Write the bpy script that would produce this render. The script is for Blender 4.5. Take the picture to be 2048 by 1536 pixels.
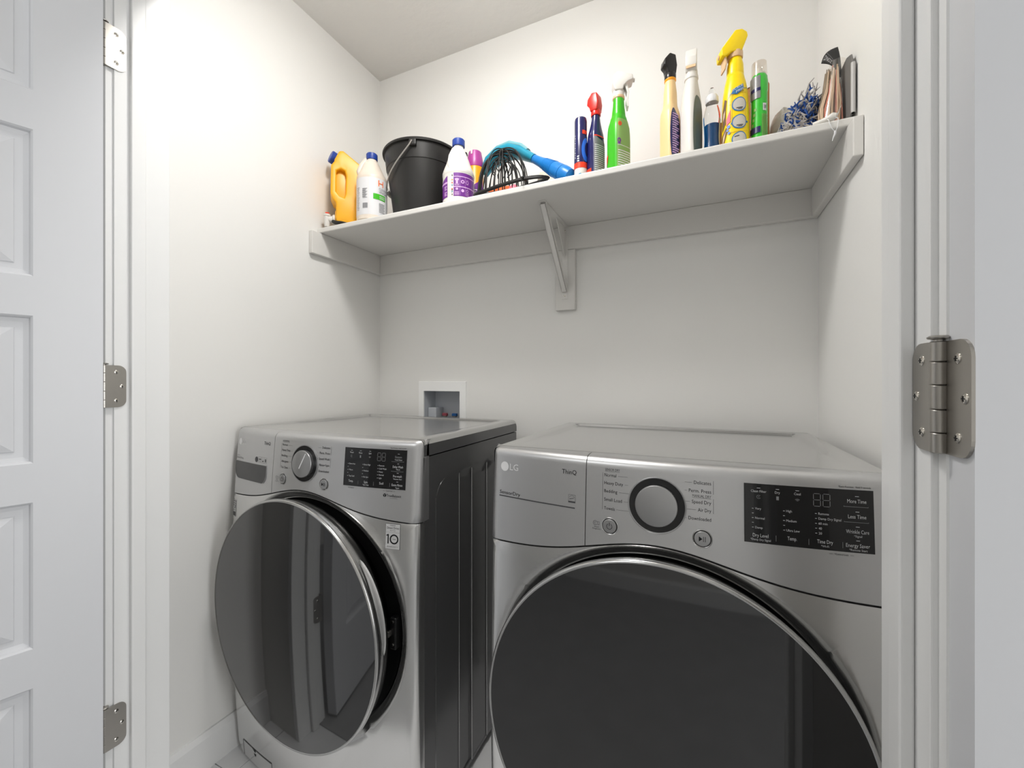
import bpy, bmesh, math, random
from math import sin, cos, pi, radians as R
from mathutils import Vector, Matrix

random.seed(7)
for o in list(bpy.data.objects):
    bpy.data.objects.remove(o)
SC = bpy.context.scene
COL = SC.collection

# ------------------------------------------------------------------ camera, world, lights, exposure
cd = bpy.data.cameras.new('camera')
cam = bpy.data.objects.new('camera', cd)
COL.objects.link(cam)
cd.sensor_width = 36.0
cd.lens = 831.0 / 2048.0 * 36.0
cd.shift_y = -8.5 / 2048.0
cd.clip_start = 0.01
cam.location = (0, 0, 1.125)
cam.rotation_euler = (pi / 2, 0, R(24.4))
SC.camera = cam

w = bpy.data.worlds.new('world')
SC.world = w
w.use_nodes = True
w.node_tree.nodes['Background'].inputs[0].default_value = (0.9, 0.95, 1.0, 1)
w.node_tree.nodes['Background'].inputs[1].default_value = 0.3

SC.view_settings.view_transform = 'Standard'
SC.view_settings.look = 'None'
SC.view_settings.gamma = 1.0
SC.view_settings.use_curve_mapping = False
SC.view_settings.exposure = 0.10


def lamp(name, loc, rot, size, power, color, shape='DISK', size_y=None):
    l = bpy.data.lights.new(name, 'AREA')
    l.shape = shape
    l.size = size
    if size_y:
        l.size_y = size_y
    l.energy = power
    l.color = color
    o = bpy.data.objects.new(name, l)
    COL.objects.link(o)
    o.location = loc
    o.rotation_euler = rot
    return o


# dome light on the closet ceiling (just out of frame), hall ceiling panel, added fill light at the hall's right end
pl = bpy.data.lights.new('closet_lamp_dome', 'POINT')
pl.energy = 4.2
pl.color = (1.0, 0.985, 0.965)
pl.shadow_soft_size = 0.085
po = bpy.data.objects.new('closet_lamp_dome', pl)
COL.objects.link(po)
po.location = (-0.52, 0.69, 2.32)
lamp('closet_lamp', (-0.52, 0.69, 2.40), (0, 0, 0), 0.22, 8.0, (1.0, 0.985, 0.965))
lamp('hall_lamp', (-0.95, -0.80, 2.40), (0, 0, 0), 0.9, 6.5, (0.98, 0.99, 1.0), 'RECTANGLE', 0.5)
lamp('hall_fill_light', (1.60, -0.05, 1.15), (0, R(90), 0), 1.6, 24.0, (0.97, 0.985, 1.0), 'RECTANGLE', 0.6)


# ------------------------------------------------------------------ materials
def lin(c):
    return c / 12.92 if c <= 0.04045 else ((c + 0.055) / 1.055) ** 2.4


def rgb(r, g, b):
    return (lin(r / 255), lin(g / 255), lin(b / 255), 1)


def mat(name, col, rough=0.5, metal=0.0, spec=0.5, bump=None, vary=0.0, coat=0.0, trans=0.0, ior=1.45, stretch=None, emit=None, sss=0.0):
    m = bpy.data.materials.new(name)
    m.use_nodes = True
    nt = m.node_tree
    p = nt.nodes['Principled BSDF']
    p.inputs['Base Color'].default_value = col
    p.inputs['Roughness'].default_value = rough
    p.inputs['Metallic'].default_value = metal
    p.inputs['Specular IOR Level'].default_value = spec
    p.inputs['Coat Weight'].default_value = coat
    p.inputs['Transmission Weight'].default_value = trans
    p.inputs['IOR'].default_value = ior
    if sss:
        p.inputs['Subsurface Weight'].default_value = sss
        p.inputs['Subsurface Radius'].default_value = (0.02, 0.02, 0.02)
    if emit:
        p.inputs['Emission Color'].default_value = emit[0]
        p.inputs['Emission Strength'].default_value = emit[1]
    tc = nt.nodes.new('ShaderNodeTexCoord')
    vec = tc.outputs['Object']
    if stretch:
        mp = nt.nodes.new('ShaderNodeMapping')
        mp.inputs['Scale'].default_value = stretch
        nt.links.new(vec, mp.inputs[0])
        vec = mp.outputs[0]
    if vary:
        n = nt.nodes.new('ShaderNodeTexNoise')
        n.inputs['Scale'].default_value = 9.0
        n.inputs['Detail'].default_value = 4
        nt.links.new(vec, n.inputs['Vector'])
        mx = nt.nodes.new('ShaderNodeMix')
        mx.data_type = 'RGBA'
        mx.inputs[6].default_value = tuple(c * (1 - vary) for c in col[:3]) + (1,)
        mx.inputs[7].default_value = tuple(min(1, c * (1 + vary)) for c in col[:3]) + (1,)
        nt.links.new(n.outputs[0], mx.inputs[0])
        nt.links.new(mx.outputs[2], p.inputs['Base Color'])
    if bump:
        sc, st, dist = bump
        n2 = nt.nodes.new('ShaderNodeTexNoise')
        n2.inputs['Scale'].default_value = sc
        n2.inputs['Detail'].default_value = 3
        nt.links.new(vec, n2.inputs['Vector'])
        b = nt.nodes.new('ShaderNodeBump')
        b.inputs['Strength'].default_value = st
        b.inputs['Distance'].default_value = dist
        nt.links.new(n2.outputs[0], b.inputs['Height'])
        nt.links.new(b.outputs[0], p.inputs['Normal'])
    return m


M = {}
M['wall'] = mat('wall_paint', rgb(235, 234, 231), 0.6, bump=(60, 0.12, 0.002), spec=0.3)
M['hallwall'] = mat('hall_wall_paint', rgb(214, 212, 208), 0.6, bump=(60, 0.12, 0.002), spec=0.3)
M['ceil'] = mat('ceiling_paint', rgb(230, 228, 224), 0.8, bump=(26, 0.35, 0.006), spec=0.2)
M['trim'] = mat('trim_paint', rgb(232, 232, 231), 0.35, bump=(12, 0.05, 0.001), spec=0.4)
M['door'] = mat('door_paint', rgb(212, 213, 216), 0.4, bump=(80, 0.06, 0.0006), spec=0.35)
M['shelfpaint'] = mat('shelf_paint', rgb(220, 218, 214), 0.45, bump=(25, 0.08, 0.001), spec=0.4)
M['nickel'] = mat('satin_nickel', (0.42, 0.40, 0.37, 1), 0.34, 1.0)
M['screw'] = mat('screw_steel', (0.72, 0.69, 0.64, 1), 0.2, 1.0)
M['groove'] = mat('dark_groove', (0.012, 0.012, 0.012, 1), 0.7)
M['steel'] = mat('brushed_steel', (0.70, 0.698, 0.69, 1), 0.2, 0.92, bump=(6, 0.05, 0.0004), stretch=(1, 1, 60))
M['panel'] = mat('panel_silver', (0.58, 0.58, 0.585, 1), 0.34, 0.82, bump=(6, 0.04, 0.0004), stretch=(1, 1, 60))
M['lid'] = mat('lid_silver', (0.56, 0.56, 0.555, 1), 0.2, 0.85)
M['side'] = mat('side_graphite', (0.165, 0.165, 0.168, 1), 0.2, 0.4, spec=0.7)
M['glass'] = mat('dark_door_glass', (0.020, 0.020, 0.021, 1), 0.045, 0.0, spec=0.9, coat=0.5)
M['handlesilver'] = mat('handle_silver', (0.62, 0.62, 0.615, 1), 0.35, 0.6)
M['pocket'] = mat('pocket_shade_grey', (0.075, 0.075, 0.076, 1), 0.18, 0.2)
M['rim'] = mat('chrome_rim', (0.52, 0.52, 0.515, 1), 0.2, 1.0)
M['blackplastic'] = mat('black_plastic', (0.01, 0.01, 0.01, 1), 0.32)
M['gloss'] = mat('gloss_black_panel', (0.008, 0.008, 0.009, 1), 0.08, spec=0.6)
M['inkdark'] = mat('dark_print', (0.012, 0.012, 0.014, 1), 0.6, spec=0.2)
M['inkmid'] = mat('grey_print', (0.07, 0.07, 0.075, 1), 0.5)
M['inkwhite'] = mat('white_print', (0.62, 0.63, 0.64, 1), 0.5)
M['inkgrey'] = mat('dim_print', (0.24, 0.245, 0.25, 1), 0.5)
M['logo'] = mat('logo_silver', (0.85, 0.85, 0.86, 1), 0.35)
M['sticker'] = mat('white_sticker', (0.62, 0.62, 0.62, 1), 0.5)
M['knob'] = mat('knob_metal', (0.40, 0.40, 0.405, 1), 0.36, 0.9)
M['boxplastic'] = mat('white_box_plastic', rgb(246, 246, 245), 0.4)
M['boxrecess'] = mat('grey_recess_plastic', rgb(190, 194, 200), 0.5)
M['tile'] = mat('marble_tile', rgb(236, 236, 237), 0.25, vary=0.12, bump=(4, 0.02, 0.001))
M['grout'] = mat('grout', rgb(150, 150, 148), 0.8)
M['hallfloor'] = mat('hall_floor', (0.34, 0.34, 0.34, 1), 0.5, vary=0.15)


# ------------------------------------------------------------------ mesh helpers
class MB:
    def __init__(s):
        s.v = []
        s.f = []

    def add(s, vs, fs, T=None):
        n = len(s.v)
        for p in vs:
            p = Vector(p)
            s.v.append(T @ p if T else p)
        s.f += [tuple(i + n for i in f) for f in fs]
        return s

    def box(s, lo, hi, T=None):
        x0, y0, z0 = lo
        x1, y1, z1 = hi
        vs = [(x0, y0, z0), (x1, y0, z0), (x1, y1, z0), (x0, y1, z0), (x0, y0, z1), (x1, y0, z1), (x1, y1, z1), (x0, y1, z1)]
        return s.add(vs, [(0, 3, 2, 1), (4, 5, 6, 7), (0, 1, 5, 4), (1, 2, 6, 5), (2, 3, 7, 6), (3, 0, 4, 7)], T)

    def rings(s, rs, cap0=True, cap1=True, T=None, closed=True):
        n = len(rs[0])
        vs = [p for r in rs for p in r]
        fs = []
        for i in range(len(rs) - 1):
            for j in range(n if closed else n - 1):
                k = (j + 1) % n
                fs.append((i * n + j, i * n + k, (i + 1) * n + k, (i + 1) * n + j))
        if cap0:
            fs.append(tuple(range(n - 1, -1, -1)))
        if cap1:
            fs.append(tuple((len(rs) - 1) * n + j for j in range(n)))
        return s.add(vs, fs, T)

    def lathe(s, prof, n=32, T=None, caps=(True, True), sx=1.0, sy=1.0):
        rs = [[(r * cos(2 * pi * j / n) * sx, r * sin(2 * pi * j / n) * sy, z) for j in range(n)] for r, z in prof]
        return s.rings(rs, caps[0], caps[1], T)

    def tube(s, pts, r, n=8, caps=True, closed=False):
        P = [Vector(p) for p in pts]
        m = len(P)
        rs = []
        up = None
        for i in range(m):
            if closed:
                t = P[(i + 1) % m] - P[i - 1]
            else:
                t = P[min(i + 1, m - 1)] - P[max(i - 1, 0)]
            t.normalize()
            if up is None:
                up = Vector((0, 0, 1)) if abs(t.z) < 0.9 else Vector((1, 0, 0))
            a = t.cross(up)
            if a.length < 1e-6:
                a = t.orthogonal()
            a.normalize()
            b = a.cross(t)
            b.normalize()
            up = b
            rr = r[i] if isinstance(r, (list, tuple)) else r
            rs.append([tuple(P[i] + (a * cos(2 * pi * j / n) + b * sin(2 * pi * j / n)) * rr) for j in range(n)])
        if closed:
            rs.append(rs[0])
            return s.rings(rs, False, False)
        return s.rings(rs, caps, caps)

    def prism(s, poly, d0, d1, T=None):
        """polygon in (a,b), extruded along third axis: verts (a, d, b)"""
        n = len(poly)
        vs = [(a, d0, b) for a, b in poly] + [(a, d1, b) for a, b in poly]
        fs = [tuple(range(n)), tuple(range(2 * n - 1, n - 1, -1))]
        for i in range(n):
            j = (i + 1) % n
            fs.append((i, i + n, j + n, j))
        return s.add(vs, fs, T)

    def grid(s, fn, us, vs, T=None):
        pts = [fn(u, v) for v in vs for u in us]
        n = len(us)
        fs = [(j * n + i, j * n + i + 1, (j + 1) * n + i + 1, (j + 1) * n + i) for j in range(len(vs) - 1) for i in range(n - 1)]
        return s.add(pts, fs, T)

    def build(s, name, m, parent=None, smooth=False, bevel=0.0, seg=2, loc=None, kind=None, weld=False):
        me = bpy.data.meshes.new(name)
        me.from_pydata([tuple(p) for p in s.v], [], s.f)
        bm = bmesh.new()
        bm.from_mesh(me)
        if weld:
            bmesh.ops.remove_doubles(bm, verts=bm.verts, dist=1e-6)
        bmesh.ops.recalc_face_normals(bm, faces=bm.faces)
        if bevel:
            es = [e for e in bm.edges if len(e.link_faces) == 2 and e.calc_face_angle(0) > R(25)]
            bmesh.ops.bevel(bm, geom=es, offset=bevel, segments=seg, profile=0.5, affect='EDGES', clamp_overlap=True)
        bm.to_mesh(me)
        bm.free()
        if smooth:
            me.polygons.foreach_set('use_smooth', [True] * len(me.polygons))
            try:
                me.set_sharp_from_angle(angle=R(smooth if smooth is not True else 40))
            except Exception:
                pass
        me.materials.append(m if not isinstance(m, str) else M[m])
        o = bpy.data.objects.new(name, me)
        COL.objects.link(o)
        if parent:
            o.parent = parent
        if loc:
            o.location = loc
        if kind:
            o['kind'] = kind
        return o


def thing(name, label, cat, loc=(0, 0, 0), rz=0.0, group=None, rot=None):
    o = bpy.data.objects.new(name, None)
    COL.objects.link(o)
    o.empty_display_size = 0.05
    o.location = loc
    o.rotation_euler = rot if rot else (0, 0, rz)
    o['label'] = label
    o['category'] = cat
    if group:
        o['group'] = group
    return o


def struct(mb, name, m, **k):
    o = mb.build(name, m, kind='structure', **k)
    return o


def rot_z(a):
    return Matrix.Rotation(a, 4, 'Z')


def tr(x, y, z):
    return Matrix.Translation((x, y, z))


TXT = {}


def text_geo(s):
    if s in TXT:
        return TXT[s]
    cu = bpy.data.curves.new('txt', 'FONT')
    cu.body = s
    cu.size = 1.0
    cu.resolution_u = 2
    ob = bpy.data.objects.new('txt', cu)
    COL.objects.link(ob)
    dg = bpy.context.evaluated_depsgraph_get()
    e = ob.evaluated_get(dg)
    me = e.to_mesh()
    vs = [tuple(v.co) for v in me.vertices]
    fs = [tuple(p.vertices) for p in me.polygons]
    e.to_mesh_clear()
    bpy.data.objects.remove(ob)
    bpy.data.curves.remove(cu)
    x0 = min(v[0] for v in vs)
    x1 = max(v[0] for v in vs)
    TXT[s] = ([(v[0] - x0, v[1]) for v in vs], fs, x1 - x0)
    return TXT[s]


class Ink:
    """flat print laid on a surface; fn(s, t, off) gives the point"""
    def __init__(s, fn, off=0.0004, seg=None):
        s.fn = fn
        s.seg = seg if seg is not None else getattr(fn, 'seg', None)
        s.off = off
        s.mb = MB()

    def poly(s, pts, faces, off=None):
        o_ = s.off if off is None else off
        if s.seg:
            bm = bmesh.new()
            vs = [bm.verts.new((a, b, 0)) for a, b in pts]
            for f in faces:
                try:
                    bm.faces.new([vs[i] for i in f])
                except ValueError:
                    pass
            bmesh.ops.triangulate(bm, faces=bm.faces[:])
            for _ in range(6):
                lg = [e for e in bm.edges if e.calc_length() > s.seg]
                if not lg:
                    break
                bmesh.ops.triangulate(bm, faces=[f for f in bm.faces if len(f.verts) > 3])
                lg = [e for e in bm.edges if e.calc_length() > s.seg]
                bmesh.ops.subdivide_edges(bm, edges=lg, cuts=1, use_grid_fill=False)
            bmesh.ops.triangulate(bm, faces=[f for f in bm.faces if len(f.verts) > 3])
            bm.verts.index_update()
            s.mb.add([s.fn(v.co.x, v.co.y, o_) for v in bm.verts], [tuple(v.index for v in f.verts) for f in bm.faces])
            bm.free()
            return
        s.mb.add([s.fn(a, b, o_) for a, b in pts], faces)

    def rect(s, x0, z0, x1, z1, n=1, off=None):
        for i in range(n):
            a = x0 + (x1 - x0) * i / n
            b = x0 + (x1 - x0) * (i + 1) / n
            s.poly([(a, z0), (b, z0), (b, z1), (a, z1)], [(0, 1, 2, 3)], off)

    def line(s, x0, z0, x1, z1, w=0.0006):
        d = Vector((x1 - x0, z1 - z0))
        nrm = Vector((-d.y, d.x)).normalized() * w / 2
        s.poly([(x0 - nrm.x, z0 - nrm.y), (x1 - nrm.x, z1 - nrm.y), (x1 + nrm.x, z1 + nrm.y), (x0 + nrm.x, z0 + nrm.y)], [(0, 1, 2, 3)])

    def disc(s, cx, cz, r, n=20, sx=1.0, off=None):
        s.poly([(cx + r * sx * cos(2 * pi * i / n), cz + r * sin(2 * pi * i / n)) for i in range(n)], [tuple(range(n))], off)

    def ring(s, cx, cz, r0, r1, n=24, a0=0.0, a1=2 * pi, sx=1.0, off=None):
        pts = []
        full = abs(a1 - a0 - 2 * pi) < 1e-6
        for i in range(n + 1):
            a = a0 + (a1 - a0) * i / n
            pts += [(cx + r0 * sx * cos(a), cz + r0 * sin(a)), (cx + r1 * sx * cos(a), cz + r1 * sin(a))]
        s.poly(pts, [(2 * i, 2 * i + 1, 2 * i + 3, 2 * i + 2) for i in range(n)], off)

    def text(s, t, x, z, h, wd=None, right=False, center=False, slope=0.0, up=False, shear=0.0, off=None):
        vs, fs, W = text_geo(t)
        k = h / 0.7
        kx = wd / W if wd else k * 0.86
        w2 = W * kx
        if right:
            x -= w2
        if center:
            x -= w2 / 2
        if up:
            pts = [(x - b * k, z + a * kx) for a, b in vs]
        else:
            pts = [(x + a * kx + shear * b * k, z + b * k + slope * a * kx) for a, b in vs]
        s.poly(pts, fs, off)

    def build(s, name, m, parent):
        return s.mb.build(name, m, parent, kind='stuff' if len(s.mb.f) > 1 else None)


# ------------------------------------------------------------------ the room shell
YB, XL, XR, ZC = 1.45, -1.307, 0.3075, 2.46      # back wall, side walls, ceiling of the closet
YF, YJ = 0.453, 0.555                            # hall side and closet side of the door wall
JL, JR, ZH = -1.131, 0.172, 2.045                # jamb faces and head of the double door
HX0, HX1, HY0 = -2.6, 1.7, -1.15                 # the hall

BX0, BX1, BZ0, BZ1 = -1.065, -0.888, 0.945, 1.078   # pocket for the outlet box
mb = MB()
mb.box((XL - 0.1, YB, -0.02), (BX0, YB + 0.1, ZC))
mb.box((BX1, YB, -0.02), (XR + 0.1, YB + 0.1, ZC))
mb.box((BX0, YB, -0.02), (BX1, YB + 0.1, BZ0))
mb.box((BX0, YB, BZ1), (BX1, YB + 0.1, ZC))
struct(mb, 'wall_back', 'wall')
struct(MB().box((XL - 0.1, YJ, -0.02), (XL, YB, ZC)), 'wall_left', 'wall')
struct(MB().box((XR, YJ, -0.02), (XR + 0.1, YB, ZC)), 'wall_right', 'wall')
mb = MB()
mb.box((HX0, YF, -0.02), (JL - 0.018, YJ, ZC))
mb.box((JR + 0.018, YF, -0.02), (HX1, YJ, ZC))
mb.box((JL - 0.018, YF, ZH + 0.018), (JR + 0.018, YJ, ZC))
struct(mb, 'wall_front', 'hallwall')
struct(MB().box((HX0, HY0 - 0.1, -0.02), (HX1, HY0, ZC)), 'wall_hall', 'hallwall')
struct(MB().box((HX0 - 0.1, HY0, -0.02), (HX0, YF, ZC)), 'wall_hall_left', 'hallwall')
struct(MB().box((HX1, HY0, -0.02), (HX1 + 0.1, YF, ZC)), 'wall_hall_right', 'hallwall')
struct(MB().box((HX0, HY0, ZC), (HX1, YB + 0.1, ZC + 0.1)), 'ceiling', 'ceil')
fl = struct(MB().box((XL - 0.1, 0.47, -0.03), (XR + 0.1, YB, -0.003)), 'floor', 'grout')
tile_me = None
tw, tl = 0.30, 0.60
for i in range(6):
    for j in range(3):
        x0, x1 = XL + 0.09 + (i - 1) * tw, XL + 0.09 + i * tw
        y0, y1 = 0.47 + j * tl - 0.32, 0.47 + (j + 1) * tl - 0.32
        x0, x1 = max(x0, XL), min(x1, XR)
        y0, y1 = max(y0, 0.47), min(y1, YB)
        if x1 - x0 < 0.02 or y1 - y0 < 0.02:
            continue
        MB().box((x0 + 0.0012, y0 + 0.0012, -0.01), (x1 - 0.0012, y1 - 0.0012, 0.0)).build('tile', 'tile', fl, bevel=0.0008, seg=1)
struct(MB().box((HX0, HY0, -0.03), (HX1, 0.468, -0.001)), 'floor_hall', 'hallfloor')


def baseboard(name, p0, p1, nx, ny):
    """profile board between p0 and p1, thickness direction (nx,ny)"""
    prof = [(0, 0), (0.012, 0), (0.012, 0.092), (0.009, 0.1), (0.006, 0.108), (0, 0.108)]
    a = [(p0[0] + nx * t, p0[1] + ny * t, z) for t, z in prof]
    b = [(p1[0] + nx * t, p1[1] + ny * t, z) for t, z in prof]
    return struct(MB().rings([a, b]), name, 'trim')


baseboard('baseboard_left', (XL, YJ), (XL, YB), 1, 0)
baseboard('baseboard_back', (XL, YB), (XR, YB), 0, -1)
baseboard('baseboard_right', (XR, YJ), (XR, YB), -1, 0)
baseboard('baseboard_hall', (HX0, HY0), (HX1, HY0), 0, 1)

# added frame round the fill light (to the right, out of frame)
mb = MB()
for lo_, hi_ in (((1.665, -0.40, 0.33), (1.70, -0.34, 1.97)), ((1.665, 0.24, 0.33), (1.70, 0.30, 1.97)), ((1.665, -0.34, 0.33), (1.70, 0.24, 0.39)), ((1.665, -0.34, 1.91), (1.70, 0.24, 1.97)), ((1.670, -0.34, 1.13), (1.70, 0.24, 1.17))):
    mb.box(lo_, hi_)
wo = struct(mb, 'fill_light_frame', 'trim', bevel=0.002)

# jambs with their stops, and the casing on the hall side
for nm, xs, sg in (('trim_1', JL, 1), ('trim_2', JR, -1)):
    mb = MB()
    mb.box((min(xs, xs - sg * 0.018), YF, 0), (max(xs, xs - sg * 0.018), YJ, ZH))
    o = struct(mb, nm, 'trim', bevel=0.0015)
    st = MB().box((min(xs, xs + sg * 0.011), 0.4785, 0), (max(xs, xs + sg * 0.011), 0.505, ZH - 0.011))
    st.build('door_stop', 'trim', o, bevel=0.0025, seg=3)
    c = MB()
    cx = xs - sg * 0.005
    prof = [(0, 0), (0, 0.012), (0.004, 0.014), (0.05, 0.016), (0.06, 0.012), (0.06, 0)]
    a = [(cx - sg * t, YF - d, 0) for t, d in prof]
    b = [(cx - sg * t, YF - d, ZH + 0.06) for t, d in prof]
    c.rings([a, b])
    c.build('casing', 'trim', o)
mb = MB().box((JL - 0.018, YF, ZH), (JR + 0.018, YJ, ZH + 0.018))
o = struct(mb, 'trim_3', 'trim')
MB().box((JL, 0.4785, ZH - 0.011), (JR, 0.505, ZH)).build('door_stop', 'trim', o)
MB().box((JL - 0.065, YF - 0.016, ZH + 0.005), (JR + 0.065, YF, ZH + 0.065)).build('casing', 'trim', o, bevel=0.003)


# ------------------------------------------------------------------ the two doors (six raised panels each)
def rpanel(x0, x1, z0, z1, yf, sg):
    """raised panel with moulded edge: nested rectangles (inset, depth)"""
    steps = [(0.0, 0.0), (0.003, 0.003), (0.005, 0.0085), (0.012, 0.0105), (0.022, 0.0105), (0.0235, 0.0085), (0.046, 0.0025), (0.0475, 0.0015)]
    mb = MB()
    rs = []
    for ins, d in steps:
        rs.append([(x0 + ins, yf + sg * d, z0 + ins), (x1 - ins, yf + sg * d, z0 + ins), (x1 - ins, yf + sg * d, z1 - ins), (x0 + ins, yf + sg * d, z1 - ins)])
    mb.rings(rs, False, True)
    return mb


def make_door(name, loc, rz, W, sg):
    """leaf local: x from 0 (hinge edge) to W; visible face y=0, thickness 0.035 towards sg*y"""
    H = 2.03
    st = 0.0924
    t = 0.035 * sg
    ya, yb = min(0, t), max(0, t)
    zs = [(1.6585, 1.929), (1.3155, 1.586), (0.971, 1.243), (0.629, 0.899), (0.286, 0.557)]
    mb = MB()
    mb.box((0, ya, 0.012), (st, yb, H))
    mb.box((W - st, ya, 0.012), (W, yb, H))
    edges = [0.012] + [z for p in reversed(zs) for z in p] + [H]
    for i in range(0, len(edges), 2):
        mb.box((st, ya, edges[i]), (W - st, yb, edges[i + 1]))
    d = struct(mb, name, 'door')
    d.location = loc
    d.rotation_euler = (0, 0, rz)
    for z0, z1 in zs:
        b = rpanel(st, W - st, z0, z1, 0.0, sg)
        b.add([(st, t, z0), (W - st, t, z0), (W - st, t, z1), (st, t, z1)], [(0, 1, 2, 3)])
        b.build('panel', 'door', d)
    return d


def rleaf(w_, h, r, t, n=6):
    """hinge leaf polygon: square at s=0 side, rounded corners at s=w"""
    pts = [(0, 0), (w_ - r, 0)]
    for i in range(1, n + 1):
        a = -pi / 2 + pi / 2 * i / n
        pts.append((w_ - r + r * cos(a), r + r * sin(a)))
    for i in range(0, n + 1):
        a = pi / 2 * i / n
        pts.append((w_ - r + r * cos(a), h - r + r * sin(a)))
    pts.append((0, h))
    return pts


def screw_at(o, p, nrm):
    """small countersunk screw head with a cross recess, axis along nrm"""
    q = Vector(nrm).to_track_quat('Z', 'Y').to_matrix().to_4x4()
    T = tr(*p) @ q
    mb = MB().lathe([(0.0041, 0.0), (0.0041, 0.0004), (0.003, 0.0011), (0.001, 0.0013)], 14, T)
    s = mb.build('screw', 'screw', o, smooth=True)
    mb = MB()
    mb.box((-0.0021, -0.0004, 0.0008), (0.0021, 0.0004, 0.0016), T)
    mb.box((-0.0004, -0.0021, 0.0008), (0.0004, 0.0021, 0.0016), T)
    mb.build('screw_slot', 'groove', o)


def hinge(parent, pin, zc, jamb_dir, jamb_x, other):
    """butt hinge; jamb leaf lies on the jamb face, other leaf on the door edge. pin=(x,y) in world"""
    Mw = parent.matrix_world.inverted()
    H = 0.089
    z0 = zc - H / 2
    # jamb leaf: plane x = jamb_x, running +y from the pin
    mb = MB()
    t = 0.0022 * jamb_dir
    pl = rleaf(0.0345, H, 0.0145, 0)
    a = [(jamb_x, pin[1] + s, z0 + h) for s, h in pl]
    b = [(jamb_x + t, pin[1] + s, z0 + h) for s, h in pl]
    mb.rings([a, b])
    o = mb.build('hinge', 'nickel', parent)
    # knuckles
    kn = [(0, 0.0155), (0.0165, 0.0405), (0.0415, 0.0635), (0.0645, 0.0895 - 0.0165), (0.0735, 0.089)]
    kn = [(0.0, 0.016), (0.0165, 0.0345), (0.035, 0.054), (0.0545, 0.0725), (0.073, 0.089)]
    for k0, k1 in kn:
        MB().lathe([(0.0050, k0), (0.0056, k0 + 0.0006), (0.0056, k1 - 0.0006), (0.0050, k1)], 18, tr(pin[0], pin[1], z0)).build('knuckle', 'nickel', o, smooth=True)
    MB().lathe([(0.003, 0.087), (0.003, 0.0905), (0.0068, 0.0912), (0.0072, 0.0925), (0.0055, 0.0938)], 18, tr(pin[0], pin[1], z0)).build('pin', 'nickel', o, smooth=True)
    for s, h in ((0.0175, 0.0145), (0.027, 0.0445), (0.0175, 0.0745)):
        screw_at(o, (jamb_x + t, pin[1] + s, z0 + h), (jamb_dir, 0, 0))
    if other:
        ox, oy, dx, dy, nx, ny = other     # leaf start, direction, outward normal
        mb = MB()
        a = [(ox + dx * s, oy + dy * s, z0 + h) for s, h in pl]
        b = [(ox + dx * s + nx * 0.0022, oy + dy * s + ny * 0.0022, z0 + h) for s, h in pl]
        mb.rings([a, b])
        mb.build('door_leaf', 'nickel', o)
        for s, h in ((0.0175, 0.0145), (0.027, 0.0445), (0.0175, 0.0745)):
            screw_at(o, (ox + dx * s + nx * 0.0022, oy + dy * s + ny * 0.0022, z0 + h), (nx, ny, 0))
    # express in the door's local frame
    def fix(ob):
        me = ob.data
        me.transform(Mw)
    fix(o)
    for c in o.children:
        fix(c)


# left door, swung out 106 degrees: local x runs from the hinge towards the camera side
th = R(15.7)
d1 = make_door('door_1', (-1.0945, 0.4215, 0), R(-90) - th, 0.645, -1)
d2 = make_door('door_2', (0.1785, 0.4070, 0), 0.0, 0.645, 1)
bpy.context.view_layer.update()
for zc in (1.827, 1.1110, 0.3920):
    hinge(d1, (-1.1345, 0.4385), zc, 1, JL, None)
    hinge(d2, (0.1735, 0.4435), zc, -1, JR, (0.1785, 0.4405, 0, -1, -1, 0))

# ------------------------------------------------------------------ the shelf
ZS = 1.691                                        # top of the shelf board
shelf = thing('shelf', 'white painted wall to wall shelf holding the cleaning supplies above the machines', 'shelf', (-0.5, 1.28, 1.672))
L = tr(0.5, -1.28, -1.672)
mb = MB().box((XL + 0.001, 1.114, 1.672), (XR - 0.001, YB - 0.001, ZS), L)
mb.build('board', 'shelfpaint', shelf, bevel=0.004, seg=3)
zb = 1.589
MB().box((XL + 0.001, YB - 0.019, zb), (XR - 0.001, YB - 0.001, 1.672), L).build('cleat', 'shelfpaint', shelf, bevel=0.002)
MB().box((XL + 0.001, 1.078, zb), (XL + 0.019, YB - 0.0195, 1.672), L).build('cleat', 'shelfpaint', shelf, bevel=0.002)
MB().box((XR - 0.019, 1.078, zb), (XR - 0.001, YB - 0.0195, 1.672), L).build('cleat', 'shelfpaint', shelf, bevel=0.002)
# backing block below the cleat, bracket on it
bx = -0.441
MB().box((bx - 0.036, YB - 0.0195, 1.374), (bx + 0.036, YB - 0.001, 1.5885), L).build('backing_block', 'shelfpaint', shelf, bevel=0.002)
br = MB()
yw = YB - 0.0195
br.box((bx - 0.011, yw - 0.0022, 1.412), (bx + 0.011, yw, 1.6705), L)          # wall leg
br.box((bx - 0.011, yw - 0.24, 1.6695), (bx + 0.011, yw, 1.6718), L)           # shelf leg
bo = br.build('bracket', 'shelfpaint', shelf, bevel=0.001)
g = MB()
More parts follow.
